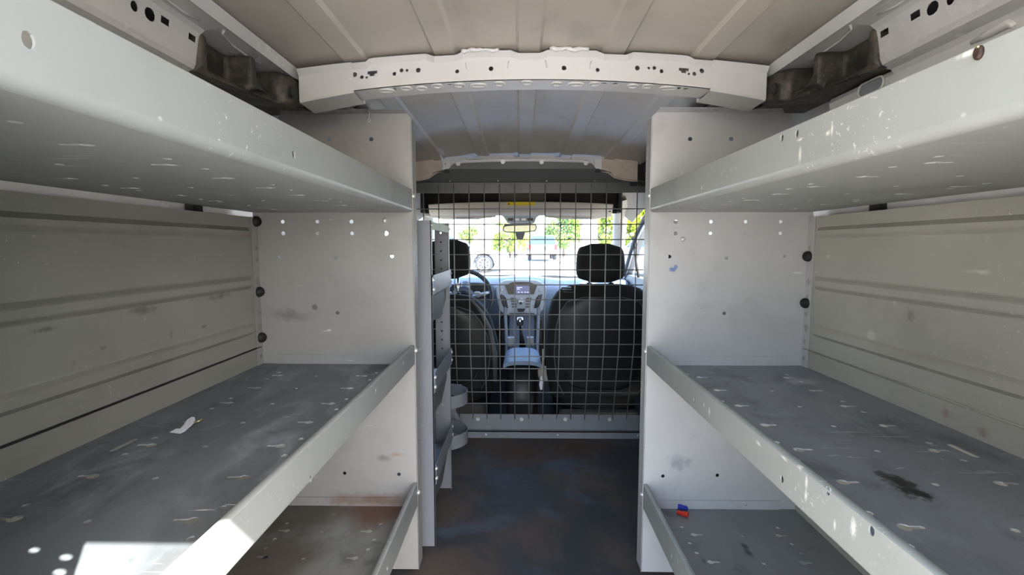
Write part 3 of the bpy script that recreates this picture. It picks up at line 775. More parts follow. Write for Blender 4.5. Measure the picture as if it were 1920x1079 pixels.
# ------------------------------------------------------------------ wire partition
PT = thing('cargo_partition', 'grey steel partition with a square wire mesh between cargo bay and seats', 'partition', (CX, YM, 0))
p_prof = [(HY-.004, 1.263), (HY-.004, 1.2326), (YM-.004, 1.187)]
b = MB()
xa, xb = -.300, .318
xs = [xa+(xb-xa)*k/30 for k in range(31)]
tp = lambda x: 1.263-.10*(x-.01)**2-.022*max(0, (abs(x-.009)-.285)/.024)**2
b.grid([[(x, HY-.0165, tp(x)) for x in xs], [(x, HY-.0165, 1.2326) for x in xs]], False)
b.grid([[(x, HY-.0155, tp(x)) for x in xs], [(x, HY-.0155, 1.2326) for x in xs]], False)
b.build('bolt_plate', M['dark_steel'], PT)
b = MB(); b.grid([[(-.31, HY-.0165, 1.2326), (.326, HY-.0165, 1.2326)], [(-.50, YM-.02, 1.192), (.52, YM-.02, 1.192)], [(-.60, YM-.003, 1.186), (.64, YM-.003, 1.186)]], False)
b.build('sloping_plate', M['dark_steel'], PT)
for u, v in ((859, 307), (943, 303.5), (1015.5, 304), (1098.5, 306)):
    p = at(u, v, Y=HY-.017); stud(HEX, PT, (p.x, HY-.0168, p.z), (0, -1, 0))
for u, v in ((844, 340.5), (934, 339.5), (1025, 340), (1116, 340)):
    p = at(u, v, Y=YM-.02); stud(RIVET, PT, (p.x, YM-.022, p.z+.001), (0, -1, .4), 'rivet')
b = MB(); b.box(-.62, .66, YM, YM+.003, 1.142, 1.186); b.box(-.62, .66, YM-.003, YM+.03, 1.183, 1.186); b.build('top_rail', M['dark_steel'], PT)
def prof_y(z): return YM if z > .4714 else YM+.110*(.4714-z)/(.4714-.1056)
wx = [-.4233+.06662*i for i in range(-3, 17)]
WR_ = .0024
vm = MB(); vm.tube([(0, YM-.0035, 1.178), (0, YM-.0035, .490), (0, YM-.0005, .468), (0, prof_y(.08)-.0035, .08)], WR_, 6)
vme = None
for i, x in enumerate(wx):
    if vme is None:
        o = vm.build('vertical_wire', M['wire'], PT); vme = o.data; off0 = o
        me_shift = PT.location
    else:
        o = off0.copy(); COL.objects.link(o)
    o.location = (x, 0, 0)
hz = [1.0729-.0668*k for k in range(10)]+[.4714-.3658*k/6 for k in range(1, 6)]
hm = MB(); hm.tube([(-.62, 0, 0), (.65, 0, 0)], WR_, 6)
h0 = None
for z in hz:
    if h0 is None: h0 = hm.build('horizontal_wire', M['wire'], PT); o = h0; base = Vector(o.location)
    else: o = h0.copy(); COL.objects.link(o)
    o.location = (0, prof_y(z)+.0012, z)
b = MB(); b.box(-.62, .66, 2.236, 2.239, .034, .108); b.box(-.62, .66, 2.212, 2.239, .030, .034); b.box(-.62, .66, 2.212, 2.215, .0, .034); b.build('bottom_rail', M['rack'], PT)
for u, v in ((896, 786.5), (978, 787), (1060, 787), (1143, 787)):
    p = at(u, v, Y=2.235); stud(HEX, PT, (p.x, 2.2358, p.z), (0, -1, 0))
for u in (911, 1046, 1196):
    p = at(u, 805.5, Y=2.211); stud(BOLT, PT, (p.x, 2.2122, .017), (0, -1, 0), s=.7)

# ------------------------------------------------------------------ narrow rack beside the partition and its hoops
RX = -.256
RK = thing('narrow_rack', 'narrow slate grey rack of tilted bins standing beside the wire mesh', 'rack', (RX, 1.40, 0))
for y, zb, ztop in ((1.383, 0, .984), (1.735, 0, .9925)):
    b = MB()
    hs = [circ(RX-.030, .08+.0325*k, .0036, 8) for k in range(28)] if y > 1.5 else []
    b.plate([(RX-.052, zb), (RX, zb), (RX, ztop), (RX-.052, ztop)], hs, lambda x, z, t: (x, y+.002*t, z))
    sh_ = [slot(.009, .06+.0325*k, .004, .008, 3) for k in range(28)]
    if y > 1.5: b.plate([(-.014, zb), (0, zb), (0, ztop), (-.014, ztop)], [], lambda q, z, t: (RX+.001-.002*t, y+q, z))
    else: b.plate([(0, zb), (.016, zb), (.016, ztop), (0, ztop)], sh_, lambda q, z, t: (RX-.002*t, y+q, z))
    b.build('post', M['rack'], RK)
for y in (1.383, 1.735):
    b = MB(); b.box(RX-.26, RX-.235, y, y+.002, 0, .95); b.build('post', M['rack'], RK)
b = MB(); b.box(RX-.003, RX, 1.399, 1.722, .958, .982); b.build('top_bar', M['rack'], RK)
for zt, h in ((.826, .056), (.537, .058), (.257, .060)):
    pr = [(RX+.004, zt), (RX+.004, zt-h), (RX-.012, zt-h-.012), (RX-.24, zt-h+.03)]
    b = MB(); b.ribbon([(p[0], p[1]) for p in pr[:3]], 1.386, 1.736, .002, 'y', False)
    bn = b.build('bin_front', M['rack'], RK)
    b = MB(); b.ribbon([(RX-.010, zt-h-.010), (RX-.06, zt-h-.02), (RX-.235, zt-h+.055)], 1.39, 1.73, .002, 'y', False); b.build('bin_floor', M['rack'], RK)
    # hanging gusset under the bin front
    b = MB(); b.prism([(1.42, zt-h-.01), (1.725, zt-h-.01), (1.725, zt-h-.05), (1.60, zt-h-.10), (1.42, zt-h-.085)], RX-.014, RX-.012, 'x'); b.build('gusset', M['dark_steel'], bn)
    for y in (1.391, 1.729):
        for q in (.25, .75):
            stud(BOLT, RK, (RX+.004, y, zt-h*q), (1, 0, 0), s=1.0)
for y in (1.391, 1.729): stud(BOLT, RK, (RX+.001, y, .971), (1, 0, 0), s=.8)
HC = thing('cylinder_holder', 'slate grey holder of two round hoops fixed to the narrow rack', 'holder', (RX+.0, 1.83, .30))
cy, hx_ = 1.845, RX-.088
zz_ = [.12, .14, .17, .19, .215, .25, .27, .29, .315, .335]
hwz = [.075, .08, .078, .06, .045, .045, .06, .078, .08, .07]
ol = [(hx_+.03+w_, z) for w_, z in zip(hwz, zz_)]+[(hx_+.03-w_, z) for w_, z in list(zip(hwz, zz_))[::-1]]
b = MB(); b.plate(ol, [slot(hx_+.03+q, z, .018, .05) for z in (.295, .165) for q in (-.035, .035)], lambda x, z, t: (x, cy+.125+.002*t-.25*(x-hx_-.03)**2/.1, z)); b.build('back_plate', M['rack'], HC)
b = MB(); b.box(RX-.06, RX-.014, 1.738, 1.752, .13, .40, .002); b.build('bracket', M['rack'], HC)
for z0, z1 in ((.296, .344), (.136, .188)):
    pts = [(hx_+.138*cos(t), cy+.105*sin(t)) for t in [-pi*.62+pi*1.24*k/32 for k in range(33)]]
    b = MB(); b.ribbon(pts, z0, z1, .002, 'z', True); b.build('hoop', M['rack'], HC, fixn=False)

# ------------------------------------------------------------------ small things lying about
p = at(692, 214, Y=YD-.039)
b = MB()
pts = [(p.x, YD-.041, 1.2505), (p.x-.002, YD-.0405, 1.243), (p.x+.002, YD-.041, 1.236), (p.x, YD-.042, 1.224), (p.x-.001, YD-.043, 1.216), (p.x+.002, YD-.045, 1.2135), (p.x+.0045, YD-.046, 1.217), (p.x+.005, YD-.046, 1.224)]
b.tube([(p.x, YD-.025, 1.250), (p.x, YD-.036, 1.2512)]+pts, .0011, 6)
tag(b.build('wire_hook', M['bolt']), 'thin bent wire hook hanging on the top flange of the driver side end panel', 'hook')
# white paper scrap
ol = [(318, 812.7), (324, 809), (330, 805), (338.5, 804), (345, 797), (347, 793.5), (352, 788), (359, 783.5), (365, 783.5), (366, 789), (364, 795), (357, 801.5), (347, 809), (338, 814), (328, 813.5)]
P = [at(u, v, Z=.600) for u, v in ol]
b = MB()
b.plate([(q.x, q.y) for q in P][::-1], [], lambda x, y, t: (x, y,   .5995+.0015*sin(60*(x+y))**2+.0006*t))
tag(b.build('paper_scrap', M['paper']), 'torn white paper scrap lying on the driver side middle deck', 'paper')
q = at(371.5, 790.5, Z=.602)
b = MB(); b.tube([(q.x+.0055*cos(2*pi*k/16), q.y+.0055*sin(2*pi*k/16), .6005+.002*(1+cos(2*pi*k/16))) for k in range(16)], .0017, 6, closed=True)
tag(b.build('brass_ring', M['brass']), 'tiny brass ring lying against the white paper scrap', 'ring')
# clear plastic shred under the top deck
q = at(248, 361, X=-.672)
b = MB()
for k in range(7):
    t = 2*pi*k/7+.3; r_ = random.uniform(.008, .016)
    b.add([(q.x, q.y-.003, q.z+.004), (q.x+.004, q.y+r_*cos(t), q.z+.004+r_*.8*sin(t)), (q.x-.002, q.y+r_*.8*cos(t+.6), q.z+.004+r_*.7*sin(t+.6)), (q.x-.001, q.y+.002, q.z+.006)], [(0, 1, 3), (0, 2, 3), (0, 1, 2), (1, 2, 3)])
tag(b.build('plastic_shred', M['lamp_clear']), 'clear crumpled plastic shred caught behind the driver side back panel, under the top deck', 'plastic')
# wire connectors
def connector(u0, v0, u1, v1, mat, label):
    z = .2035+.0072
    a, c = at(u0, v0, Z=z), at(u1, v1, Z=z); d = (c-a).normalized()
    b = MB(); L = (c-a).length
    s_ = Vector((-d.y, d.x, 0)); n_ = 14
    rows = []
    for t, r_ in ((0, .0035), (.003, .005), (.35*L, .0052), (.8*L, .0068), (L, .0070), (L, .0045), (L*.7, .003)):
        rows.append([a+d*t+s_*(r_*(1+.06*cos(6*2*pi*k/n_)))*cos(2*pi*k/n_)+Vector((0, 0, r_-.0072+.0002*0))+Vector((0, 0, r_*sin(2*pi*k/n_))) for k in range(n_)])
    b.grid(rows, True, closed=True); b.add(rows[0], [tuple(range(n_))]); b.add(rows[-1], [tuple(range(n_))])
    o = b.build('wire_connector', mat)
    for sg in (-1, 1):
        w = MB(); w.box(0, 1, 0, 1, 0, 1); w.v = [tuple(a+d*(L*.55+L*.4*x)+s_*sg*(.0055+.003*y)+Vector((0, 0, -.001+.003*zz-.001))) for x, y, zz in w.v]
        w.build('wing', mat, o)
    tag(o, label, 'connector')
connector(1290, 952.5, 1271, 949.5, M['blue'], 'blue plastic wire connector against the end panel on the passenger side lower deck')
connector(1269, 959, 1290, 966, M['red'], 'orange red plastic wire connector lying below the blue one')
# rusty screw in the passenger side top lip
q = at(1836, 99, X=.3325)
b = MB(); b.loft([(q.y, q.z, .3328, .0038, .0052), (q.y, q.z, .3308, .0034, .0048), (q.y, q.z, .3300, .002, .003)], 12, 2, 'x')
o = b.build('screw', M['copper']); tag(o, 'rusty copper coloured screw in the upper lip of the passenger side top shelf', 'screw')
b = MB(); b.tube([(.3306, q.y-.001, q.z+.003), (.3296, q.y-.0015, q.z+.0045)], .0013, 6); b.build('screw_tip', M['brass'], o)
b = MB(); q = at(1155, 816, Z=.006); b.loft([(q.x, q.y, 0.0, .011, .008), (q.x, q.y, .006, .010, .007), (q.x, q.y, .012, .004, .004)], 12, 2)
b.box(q.x-.035, q.x+.04, q.y-.004, q.y+.012, 0, .003)
tag(b.build('floor_latch', M['dark_steel']), 'small dark latch on the floor below the wire mesh', 'latch')

# ------------------------------------------------------------------ cab shell
hl_ = MB()
ysn = [2.145, 2.4, 2.6, 2.8, 2.95, 3.06]
hzz = [1.275, 1.272, 1.262, 1.235, 1.195, 1.155]
rows = []
for y, z in zip(ysn, hzz):
    k = (y-2.145)/.9
    rows.append([(CX+sg_*d, y, z+dz) for sg_, d, dz in ((-1, .735-.05*k, -.12+.02*k), (-1, .70-.06*k, -.06), (-1, .64-.07*k, -.02), (-1, .50-.05*k, 0), (1, .50-.05*k, 0), (1, .64-.07*k, -.02), (1, .70-.06*k, -.06), (1, .735-.05*k, -.12+.02*k))])
hl_.grid(rows, True)
hl_.grid([[(p[0]*1.02, p[1], p[2]+.045) for p in r] for r in rows], True)
cabroof = hl_.build('ceiling', M['headliner'], fixn=False); struct(cabroof, 'oatmeal headliner over the seats beyond the wire mesh')
# windscreen and its pillars
WS = [(CX-.565, 3.03, 1.148), (CX+.565, 3.03, 1.148), (CX+.72, 3.98, .665), (CX-.72, 3.98, .665)]
b = MB()
rows = []
for i in range(9):
    t = i/8; row = []
    for j in range(13):
        s_ = j/12*2-1
        hw = .565+(.72-.565)*t
        row.append((CX+hw*s_, 3.03+.95*t+.06*(1-s_*s_)*(.4+.6*t), 1.148-.483*t+.012*sin(pi*t)))
    rows.append(row)
b.grid(rows, True)
struct(b.build('window_1', M['glass'], fixn=False), 'clear windscreen with parked cars and trees beyond it')
b = MB()
pts = []
for sg in (-1, 1):
    b = MB()
    P_ = [(CX+sg*.55, 2.86, 1.19), (CX+sg*.60, 3.05, 1.13), (CX+sg*.655, 3.35, .985), (CX+sg*.705, 3.65, .83), (CX+sg*.745, 3.98, .66)]
    rows = []
    for q in P_:
        q = Vector(q)
        rows.append([q+Vector((sg*a, c, e)) for a, c, e in ((-.036, .01, .004), (-.026, -.022, -.014), (.010, -.034, -.022), (.05, -.02, -.01), (.05, .03, .02), (-.02, .03, .02))])
    b.grid(rows, True, closed=True)
    struct(b.build('trim_6' if sg < 0 else 'trim_7', M['headliner']), 'cream windscreen pillar on the %s side' % ('driver' if sg < 0 else 'passenger'))
    # door: lower skin, window frame, pane
    X = CX+sg*.765
    win = [(2.55, .70), (2.55, 1.09), (2.72, 1.105), (2.90, 1.07), (3.08, 1.0), (3.30, .875), (3.58, .70)]
    b = MB()
    b.plate([(2.45, -.12), (4.05, -.12), (4.05, .66), (3.66, .70), (3.36, .885), (3.12, 1.03), (2.92, 1.105), (2.74, 1.145), (2.45, 1.16)], [win], lambda y, z, t: (X+sg*(.05*t-.10*max(0, z-.70)), y, z))
    dr = b.build('door_1' if sg < 0 else 'door_2', M['blue_grey'], fixn=False); struct(dr, 'grey cab door on the %s side' % ('driver' if sg < 0 else 'passenger'))
    fx = lambda z: X-sg*.10*max(0, z-.70)
    b = MB()
    for wv, off_, r_ in ((win[1:], -.004, .021),):
        b.tube([(fx(z)+sg*off_, y, z) for y, z in wv], r_, 8)
    b.build('weather_strip', M['rubber'], dr)
    b = MB(); b.tube([(fx(z)-sg*.002, y+.018, z-.03) for y, z in win[1:]], .006, 8); b.build('window_channel', M['silver'], dr)
    pb = [at(1187, 447, X=CX+.73), at(1197, 520, X=CX+.74)]
    b = MB(); b.tube([(CX+sg*(q.x-CX), q.y, q.z) for q in pb], .009, 8); b.build('quarter_bar', M['rubber'], dr)
    b = MB(); b.box(min(X-sg*.06, X), max(X-sg*.06, X), 2.6, 3.4, .42, .47, .012); b.build('door_armrest', M['black'], dr)
    b = MB(); b.add([(fx(z)+sg*.02, y, z) for y, z in win], [tuple(range(len(win)))])
    w = b.build('window_2' if sg > 0 else 'window_3', M['glass'], fixn=False); struct(w, 'clear door glass on the %s side' % ('driver' if sg < 0 else 'passenger'))
    # cab side lining between cargo wall and door
    b = MB(); b.grid([[(CX+sg*(.775-.10*max(0, z-.70)), y, z) for z in (-.12, .70, 1.16)] for y in (2.30, 2.56)], False); b.build('pillar_lining', M['headliner'], dr)
b = MB(); b.box(-.76, .80, 4.0, 4.03, -.12, .66); b.box(-.76, .80, 3.96, 4.30, .625, .64)
cw = b.build('trim_8', M['black']); struct(cw, 'black cowl below the windscreen')
for u0, v0, u1, v1 in ((905, 517.5, 1015, 519.0), (1010, 518.2, 1075, 519.8)):
    a, c = at(u0, v0, Y=4.06), at(u1, v1, Y=4.02); MB().tube([a, (a+c)/2+Vector((0, 0, .006)), c], .005, 6).build('wiper', M['rubber'], cw)

# ------------------------------------------------------------------ overhead storage, console, visors, mirror
OS = thing('overhead_shelf', 'oatmeal overhead storage shelf with a dark opening above the windscreen', 'shelf', (CX, 2.62, 1.16))
oy = 2.64
zt_, zb_ = at(975, 378.5, Y=oy).z, at(975, 397, Y=oy).z
xsl = [-.515+1.035*k/24 for k in range(25)]
b = MB()
dip = lambda x: -.006*((x-.0)/.5)**2
b.grid([[(x, oy+.08*(abs(x)/.52)**3+.02, zt_+dip(x)-.004) for x in xsl], [(x, oy+.08*(abs(x)/.52)**3+.004, zt_+dip(x)) for x in xsl], [(x, oy+.08*(abs(x)/.52)**3, zt_+dip(x)-.006) for x in xsl], [(x, oy+.02+.08*(abs(x)/.52)**3, zb_+.006) for x in xsl], [(x, oy+.05+.06*(abs(x)/.52)**3, zb_-.004) for x in xsl], [(x, 2.80, zb_-.012) for x in xsl]], True)
b.build('front_band', M['headliner'], OS, fixn=False)
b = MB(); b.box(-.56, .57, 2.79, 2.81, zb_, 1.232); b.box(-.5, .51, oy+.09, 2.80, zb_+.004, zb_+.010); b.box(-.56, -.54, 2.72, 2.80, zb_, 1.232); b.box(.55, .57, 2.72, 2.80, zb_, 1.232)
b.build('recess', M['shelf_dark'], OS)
b = MB(); p0, p1 = at(938, 365, Y=2.75), at(1020, 378, Y=2.75); b.box(p0.x, p1.x, 2.70, 2.78, p1.z-.01, p0.z+.02, .008); b.build('centre_block', plain('taupe_block', (92, 86, 78), .8), OS)
p0, p1 = at(950.5, 385.5, Y=oy-.004), at(1003, 378.8, Y=oy-.004)
ST = MB(); ST.box(p0.x, p1.x, oy-.006, oy-.003, p0.z, p1.z, .001)
o = ST.build('warning_sticker', M['yellow'], OS)
b = MB(); q = at(954, 382, Y=oy-.007); b.add([(q.x-.006, oy-.0066, q.z-.005), (q.x+.006, oy-.0066, q.z-.005), (q.x, oy-.0066, q.z+.006)], [(0, 1, 2)]); b.build('warning_mark', M['black'], o)
OC = thing('overhead_console', 'pale grey roof console with two map lights above the mirror', 'console', (.0, 2.9, 1.13))
b = MB()
c0 = at(976, 396, Y=2.86); c1 = at(976, 416, Y=2.96)
rows = []
for u0, u1, v, y in ((931, 1021, 393.5, 2.83), (933, 1020, 398, 2.82), (940, 1012, 404, 2.85), (945, 1006, 408, 2.88), (950, 1003, 416, 2.90), (952, 1001, 419, 2.93)):
    A, B_ = at(u0, v, Y=y), at(u1, v, Y=y)
    rows.append([A+(B_-A)*k/10 + Vector((0, .012*abs(k/5-1)**2.5, 0)) for k in range(11)])
b.grid(rows, True); b.grid([[p+Vector((0, .06, .01)) for p in r] for r in rows], True)
b.build('console_shell', plain('pale_grey_shell', (196, 202, 200), .5), OC, fixn=False)
for u in (943, 1010):
    q = at(u, 400, Y=2.835); b = MB(); b.loft([(q.x, q.z, 2.829, .018, .010), (q.x, q.z, 2.834, .020, .012)], 14, 2, 'y'); b.build('map_light', M['shelf_dark'], OC)
q = at(976, 401, Y=2.84); b = MB(); b.loft([(q.x, q.z, 2.832, .034, .009), (q.x, q.z, 2.838, .036, .011)], 14, 3, 'y'); b.build('holder_lid', M['silver'], OC)
for k in range(4):
    q = at(957+12.5*k, 412, Y=2.893); b = MB(); b.box(q.x-.016, q.x+.016, 2.884, 2.892, q.z-.008, q.z+.008, .002); b.build('switch', M['silver'] if k in (1, 2) else M['piping'], OC)
for sg, ua, ub in ((-1, 797, 930), (1, 1022, 1148)):
    b = MB(); rows = []
    for k in range(13):
        u = ua+(ub-ua)*k/12
        r = []
        e = .5 if (k in (0, 12)) else 1
        for v, dy in ((399.5, .0), (403.5, -.006), (408.0, .0), (411.5+(0 if 2 < k < 10 else -2), .022), (408, .034), (401, .03)):
            v_ = 405.5+(v-405.5)*(.35 if k in (0, 12) else (.8 if k in (1, 11) else 1))
            y_ = 2.96+dy+.03*(k/12 if sg > 0 else 1-k/12)
            r.append(at(u, v_, Y=y_))
        rows.append(r)
    b.grid(rows, True, closed=True); b.add(rows[0], [tuple(range(6))]); b.add(rows[-1], [tuple(range(6))])
    sv = b.build('sun_visor', M['headliner']); tag(sv, 'folded up cream sun visor along the windscreen top on the %s side' % ('driver' if sg < 0 else 'passenger'), 'visor', 'sun visors')
    q = at(872 if sg < 0 else 1090, 409, Y=2.96); b = MB(); b.box(q.x-.055, q.x+.055, 2.952, 2.956, q.z-.004, q.z+.003, .001); b.build('vanity_flap', M['silver'], sv)
MR = thing('rearview_mirror', 'grey rear view mirror hanging in front of the windscreen', 'mirror', at(975, 428, Y=3.05))
my = 3.05
ol = [(942, 433), (943.5, 424), (948, 421), (960, 418.6), (990, 418.2), (1004, 420), (1006.5, 424), (1006, 431), (1003, 434), (985, 436), (950, 436.5)]
b = MB(); pts = [at(u, v, Y=my) for u, v in ol]; b.prism([(p.x, p.z) for p in pts], my, my+.03, 'y'); b.build('mirror_housing', M['piping'], MR, bevel=.004)
ol2 = [(944, 432.5), (945.5, 425.5), (953, 424), (1003, 422.3), (1004.5, 425), (1004, 430.5), (1001.5, 432.6), (985, 434.3), (951, 435)]
b = MB(); pts = [at(u, v, Y=my-.002) for u, v in ol2]; b.add([(p.x, my-.0015+(p.z-1.02)*.10*0, p.z) for p in pts], [tuple(range(len(pts)))]); b.build('mirror_glass', plain('mirror_face', (150, 155, 142), .12, .35), MR)
b = MB(); pp = [at(u, v, Y=my+.1) for u, v in ((966, 436), (985, 436), (980, 450), (969, 450))]; b.prism([(p.x, p.z) for p in pp], my+.09, my+.12, 'y'); b.build('sensor_housing', M['piping'], MR, bevel=.003)
b = MB(); a = at(975, 420, Y=my+.03); b.tube([a, a+Vector((0, .06, .03)), a+Vector((0, .10, .02))], .009, 8); b.build('mirror_stem', M['black'], MR)

# ------------------------------------------------------------------ seats
def seat(cx, y, ztop, label, hx, hz0, hz1, shoulders):
    r = thing('front_seat', label, 'seat', (cx, y, -.06), 'front seats')
    b = MB()
    secs = []
    lowp = [(.10, .255, .02, .085), (.22, .28, .01, .09), (.36, .288, .0, .087)]
    upp = [(ztop-dz, hw, .004+.01*(hw < .25), .080-.9*max(0, .05-dz)-.05*max(0, .2-dz)) for dz, hw in shoulders]
    for z, hw, yc, hd in lowp+upp:
        secs.append((cx, y+.06+yc+(.55-z)*.10, z, hw, hd))
    b.loft(secs, 36, 3.2); b.build('backrest', M['fabric'], r)
    # moulded rear shell set into the backrest, with its piping
    b = MB(); rows = []
    prof = [(.13, .19), (.20, .225), (.34, .242), (ztop-.22, .235 if shoulders[0][1] > .27 else .225), (ztop-.14, .215 if shoulders[0][1] > .27 else .19), (ztop-.085, .18 if shoulders[0][1] > .27 else .145), (ztop-.062, .10 if shoulders[0][1] > .27 else .08)]
    rear = lambda z: y+.06+(.55-z)*.10-.089+.012*max(0, (z-.5)/.2)**2
    for z, hw in prof:
        rows.append([(cx+hw*q/6, rear(z)-.010+.018*(abs(q)/6)**4, z) for q in range(-6, 7)])
    b.grid(rows, True)
    b.build('rear_shell', M['vinyl'], r, fixn=False)
    pl = [(cx-hw*1.02, rear(z)+.008, z) for z, hw in prof]+[(cx+hw*1.02, rear(z)+.008, z) for z, hw in prof[::-1]]
    MB().tube(pl, .0035, 6).build('piping', M['piping'], r)
    MB().tube([(cx-.19, rear(.25)-.012, .25), (cx-.15, rear(.18)-.014, .18), (cx-.10, rear(.16)-.014, .16), (cx+.10, rear(.16)-.014, .16), (cx+.15, rear(.18)-.014, .18), (cx+.19, rear(.25)-.012, .25)], .007, 8).build('map_pocket', M['vinyl'], r)
    b = MB(); b.loft([(cx, y+.34, .02, .23, .27), (cx, y+.34, .10, .245, .30), (cx, y+.34, .20, .24, .29), (cx, y+.34, .23, .21, .25)], 28, 3.2); b.build('seat_cushion', M['fabric'], r)
    b = MB(); b.box(cx-.22, cx+.22, y+.06, y+.56, -.06, .04, .02); b.build('seat_base', M['black'], r)
    # headrest
    hb = MB()
    zm = (hz0+hz1)/2; hh = (hz1-hz0)/2
    hsec = []
    for k in range(11):
        t = -1+2*k/10
        f = (1-abs(t)**4.5)**.42 if abs(t) < 1 else .12
        w = .128*(.30+.70*f)*(1.0-.05*t*(1 if t > 0 else .4)); dp = .054*(.25+.75*f)
        hsec.append((hx, y+.085+.008*t, zm+hh*t, w, dp))
    hb.loft(hsec, 32, 3.0); h = hb.build('headrest', M['fabric'], r)
    for q in (-.058, .058):
        MB().tube([(hx+q, y+.085, hz0+.02), (hx+q, y+.08, ztop-.05)], .0065, 8).build('post', M['chrome'], h)
        b = MB(); b.loft([(hx+q, y+.08, ztop-.012, .017, .014), (hx+q, y+.08, ztop+.006, .013, .011)], 12, 2); b.build('post_sleeve', M['black'], h)
    return r
p0, p1 = at(1126, 530, Y=2.53), at(1126, 457, Y=2.53)
PS = seat(.425, 2.46, at(1126, 533, Y=2.52).z, 'charcoal fabric seat with headrest behind the wire mesh, passenger side', p0.x, p0.z, p1.z, ((.26, .285), (.17, .278), (.11, .268), (.07, .252), (.042, .232), (.022, .205), (.008, .165), (0, .11)))
p0, p1 = at(845, 523, Y=2.63), at(845, 449, Y=2.63)
DS = seat(-.405, 2.56, at(860, 552, Y=2.62).z, 'charcoal fabric seat partly hidden by the narrow rack, in front of the steering wheel', at(838, 480, Y=2.63).x, p0.z, p1.z, ((.20, .268), (.14, .248), (.10, .228), (.068, .206), (.042, .182), (.022, .155), (.008, .12), (0, .07)))
sp_ = [at(u, v, Y=2.60+.1*q) for q, (u, v) in enumerate(((884, 561), (905, 579), (922, 605), (932, 640), (935, 680)))]
MB().tube([(q.x, 2.575, q.z) for q in sp_], [.006, .011, .014, .016, .012], 8).build('side_piping', M['piping'], DS)
# side airbag emblem panel on the passenger seat: three raised bars
for k in range(3):
    q = at(1063+2*k, 540+4*k, Y=2.455); b = MB(); b.box(q.x-.026, q.x+.022, q.y-.004, q.y+.02, q.z-.003, q.z+.003, .001); b.build('raised_bar', M['vinyl'], PS)
b = MB(); q = [at(u, v, Y=2.42) for u, v in ((1016, 705), (1018, 714), (1017, 731), (1013, 732), (1011, 722), (1013, 708))]; b.prism([(p.x, p.z) for p in q], 2.42, 2.423, 'y'); o = b.build('care_tag', M['paper'], PS)
b = MB(); q0, q1 = at(1018, 655, Y=2.52), at(1017, 700, Y=2.44); b.tube([q0, (q0+q1)/2, q1], .004, 6); b.build('belt_stalk', M['headliner'], PS)

# ------------------------------------------------------------------ console between the seats
CN = thing('center_console', 'dark centre console with a grey armrest lid and gear lever', 'console', (.0, 2.4, -.06))
def bxp(u0, v0, u1, v1, y0, y1, name, mat, par, bv=.006):
    a, c = at(u0, v1, Y=y0), at(u1, v0, Y=y0); b = MB(); b.box(a.x, c.x, y0, y1, a.z, c.z, bv); return b.build(name, mat, par)
p0, p1 = at(946, 686, Y=2.42), at(1010, 686, Y=2.42)
b = MB(); b.loft([((p0.x+p1.x)/2, 2.56, -.06, .082, .14), ((p0.x+p1.x)/2, 2.56, .10, .082, .14), ((p0.x+p1.x)/2, 2.56, p0.z-.005, (p1.x-p0.x)/2, .14)], 28, 4); b.build('console_box', M['vinyl'], CN)
za, zc = at(978, 677, Y=2.41).z, at(978, 658, Y=2.62).z
b = MB(); cx_ = (at(946, 670, Y=2.5).x+at(1013, 670, Y=2.5).x)/2
rows = []
for k in range(9):
    t = k/8; y = 2.40+.30*t; hw = .098-.012*t
    zz = za+(zc-za)*t+.012*sin(pi*t)
    rows.append([(cx_+hw*s_, y, zz-.018*abs(s_)**4) for s_ in [-1+j/5 for j in range(11)]])
b.grid(rows, True); b.grid([[(p[0], p[1], p[2]-.02) for p in r] for r in rows], True)
for i in (0, -1): b.grid([rows[i], [(p[0], p[1], p[2]-.02) for p in rows[i]]], False)
for j in (0, -1): b.grid([[r[j] for r in rows], [(r[j][0], r[j][1], r[j][2]-.02) for r in rows]], False)
b.build('armrest_lid', M['dash_top'], CN, fixn=False)
b = MB(); b.prism([(2.68, -.06), (2.68, .20), (2.95, .26), (3.20, .40), (3.31, .45), (3.32, -.06)], cx_-.09, cx_+.09, 'x'); b.build('console_tunnel', M['black'], CN, bevel=.01)
for sg in (-1, 1):
    b = MB(); x = cx_+sg*.09
    b.tube([(x, 2.70, .215), (x+sg*.004, 2.95, .275), (x+sg*.02, 3.2, .415), (x+sg*.026, 3.315, .48)], .012, 8); b.build('console_rail', M['piping'], CN)
    q = at(976+sg*18, 641, Y=2.95); b = MB(); b.box(q.x-.022, q.x+.022, 2.93, 2.98, q.z-.03, q.z+.03, .006); b.build('bright_trim', M['silver'], CN)
GL = MB(); g0, g1 = at(980, 648, Y=2.95), at(975, 605, Y=2.93)
GL.tube([g0+Vector((0, 0, -.02)), g0+(g1-g0)*.4, g0+(g1-g0)*.8], [.022, .012, .010], 10); gl = GL.build('gear_lever', M['black'], CN)
b = MB(); b.loft([(g1.x, g1.y, g1.z-.03, .013, .014), (g1.x, g1.y, g1.z-.01, .021, .022), (g1.x, g1.y, g1.z+.018, .023, .024), (g1.x, g1.y, g1.z+.032, .016, .016)], 16, 2.4); b.build('lever_knob', M['chrome'], gl)
b = MB(); b.loft([(g1.x, g1.z-.006, g1.y-.026, .010, .012), (g1.x, g1.z-.006, g1.y-.018, .014, .016)], 12, 2.2, 'y'); b.build('knob_face', M['black'], gl)

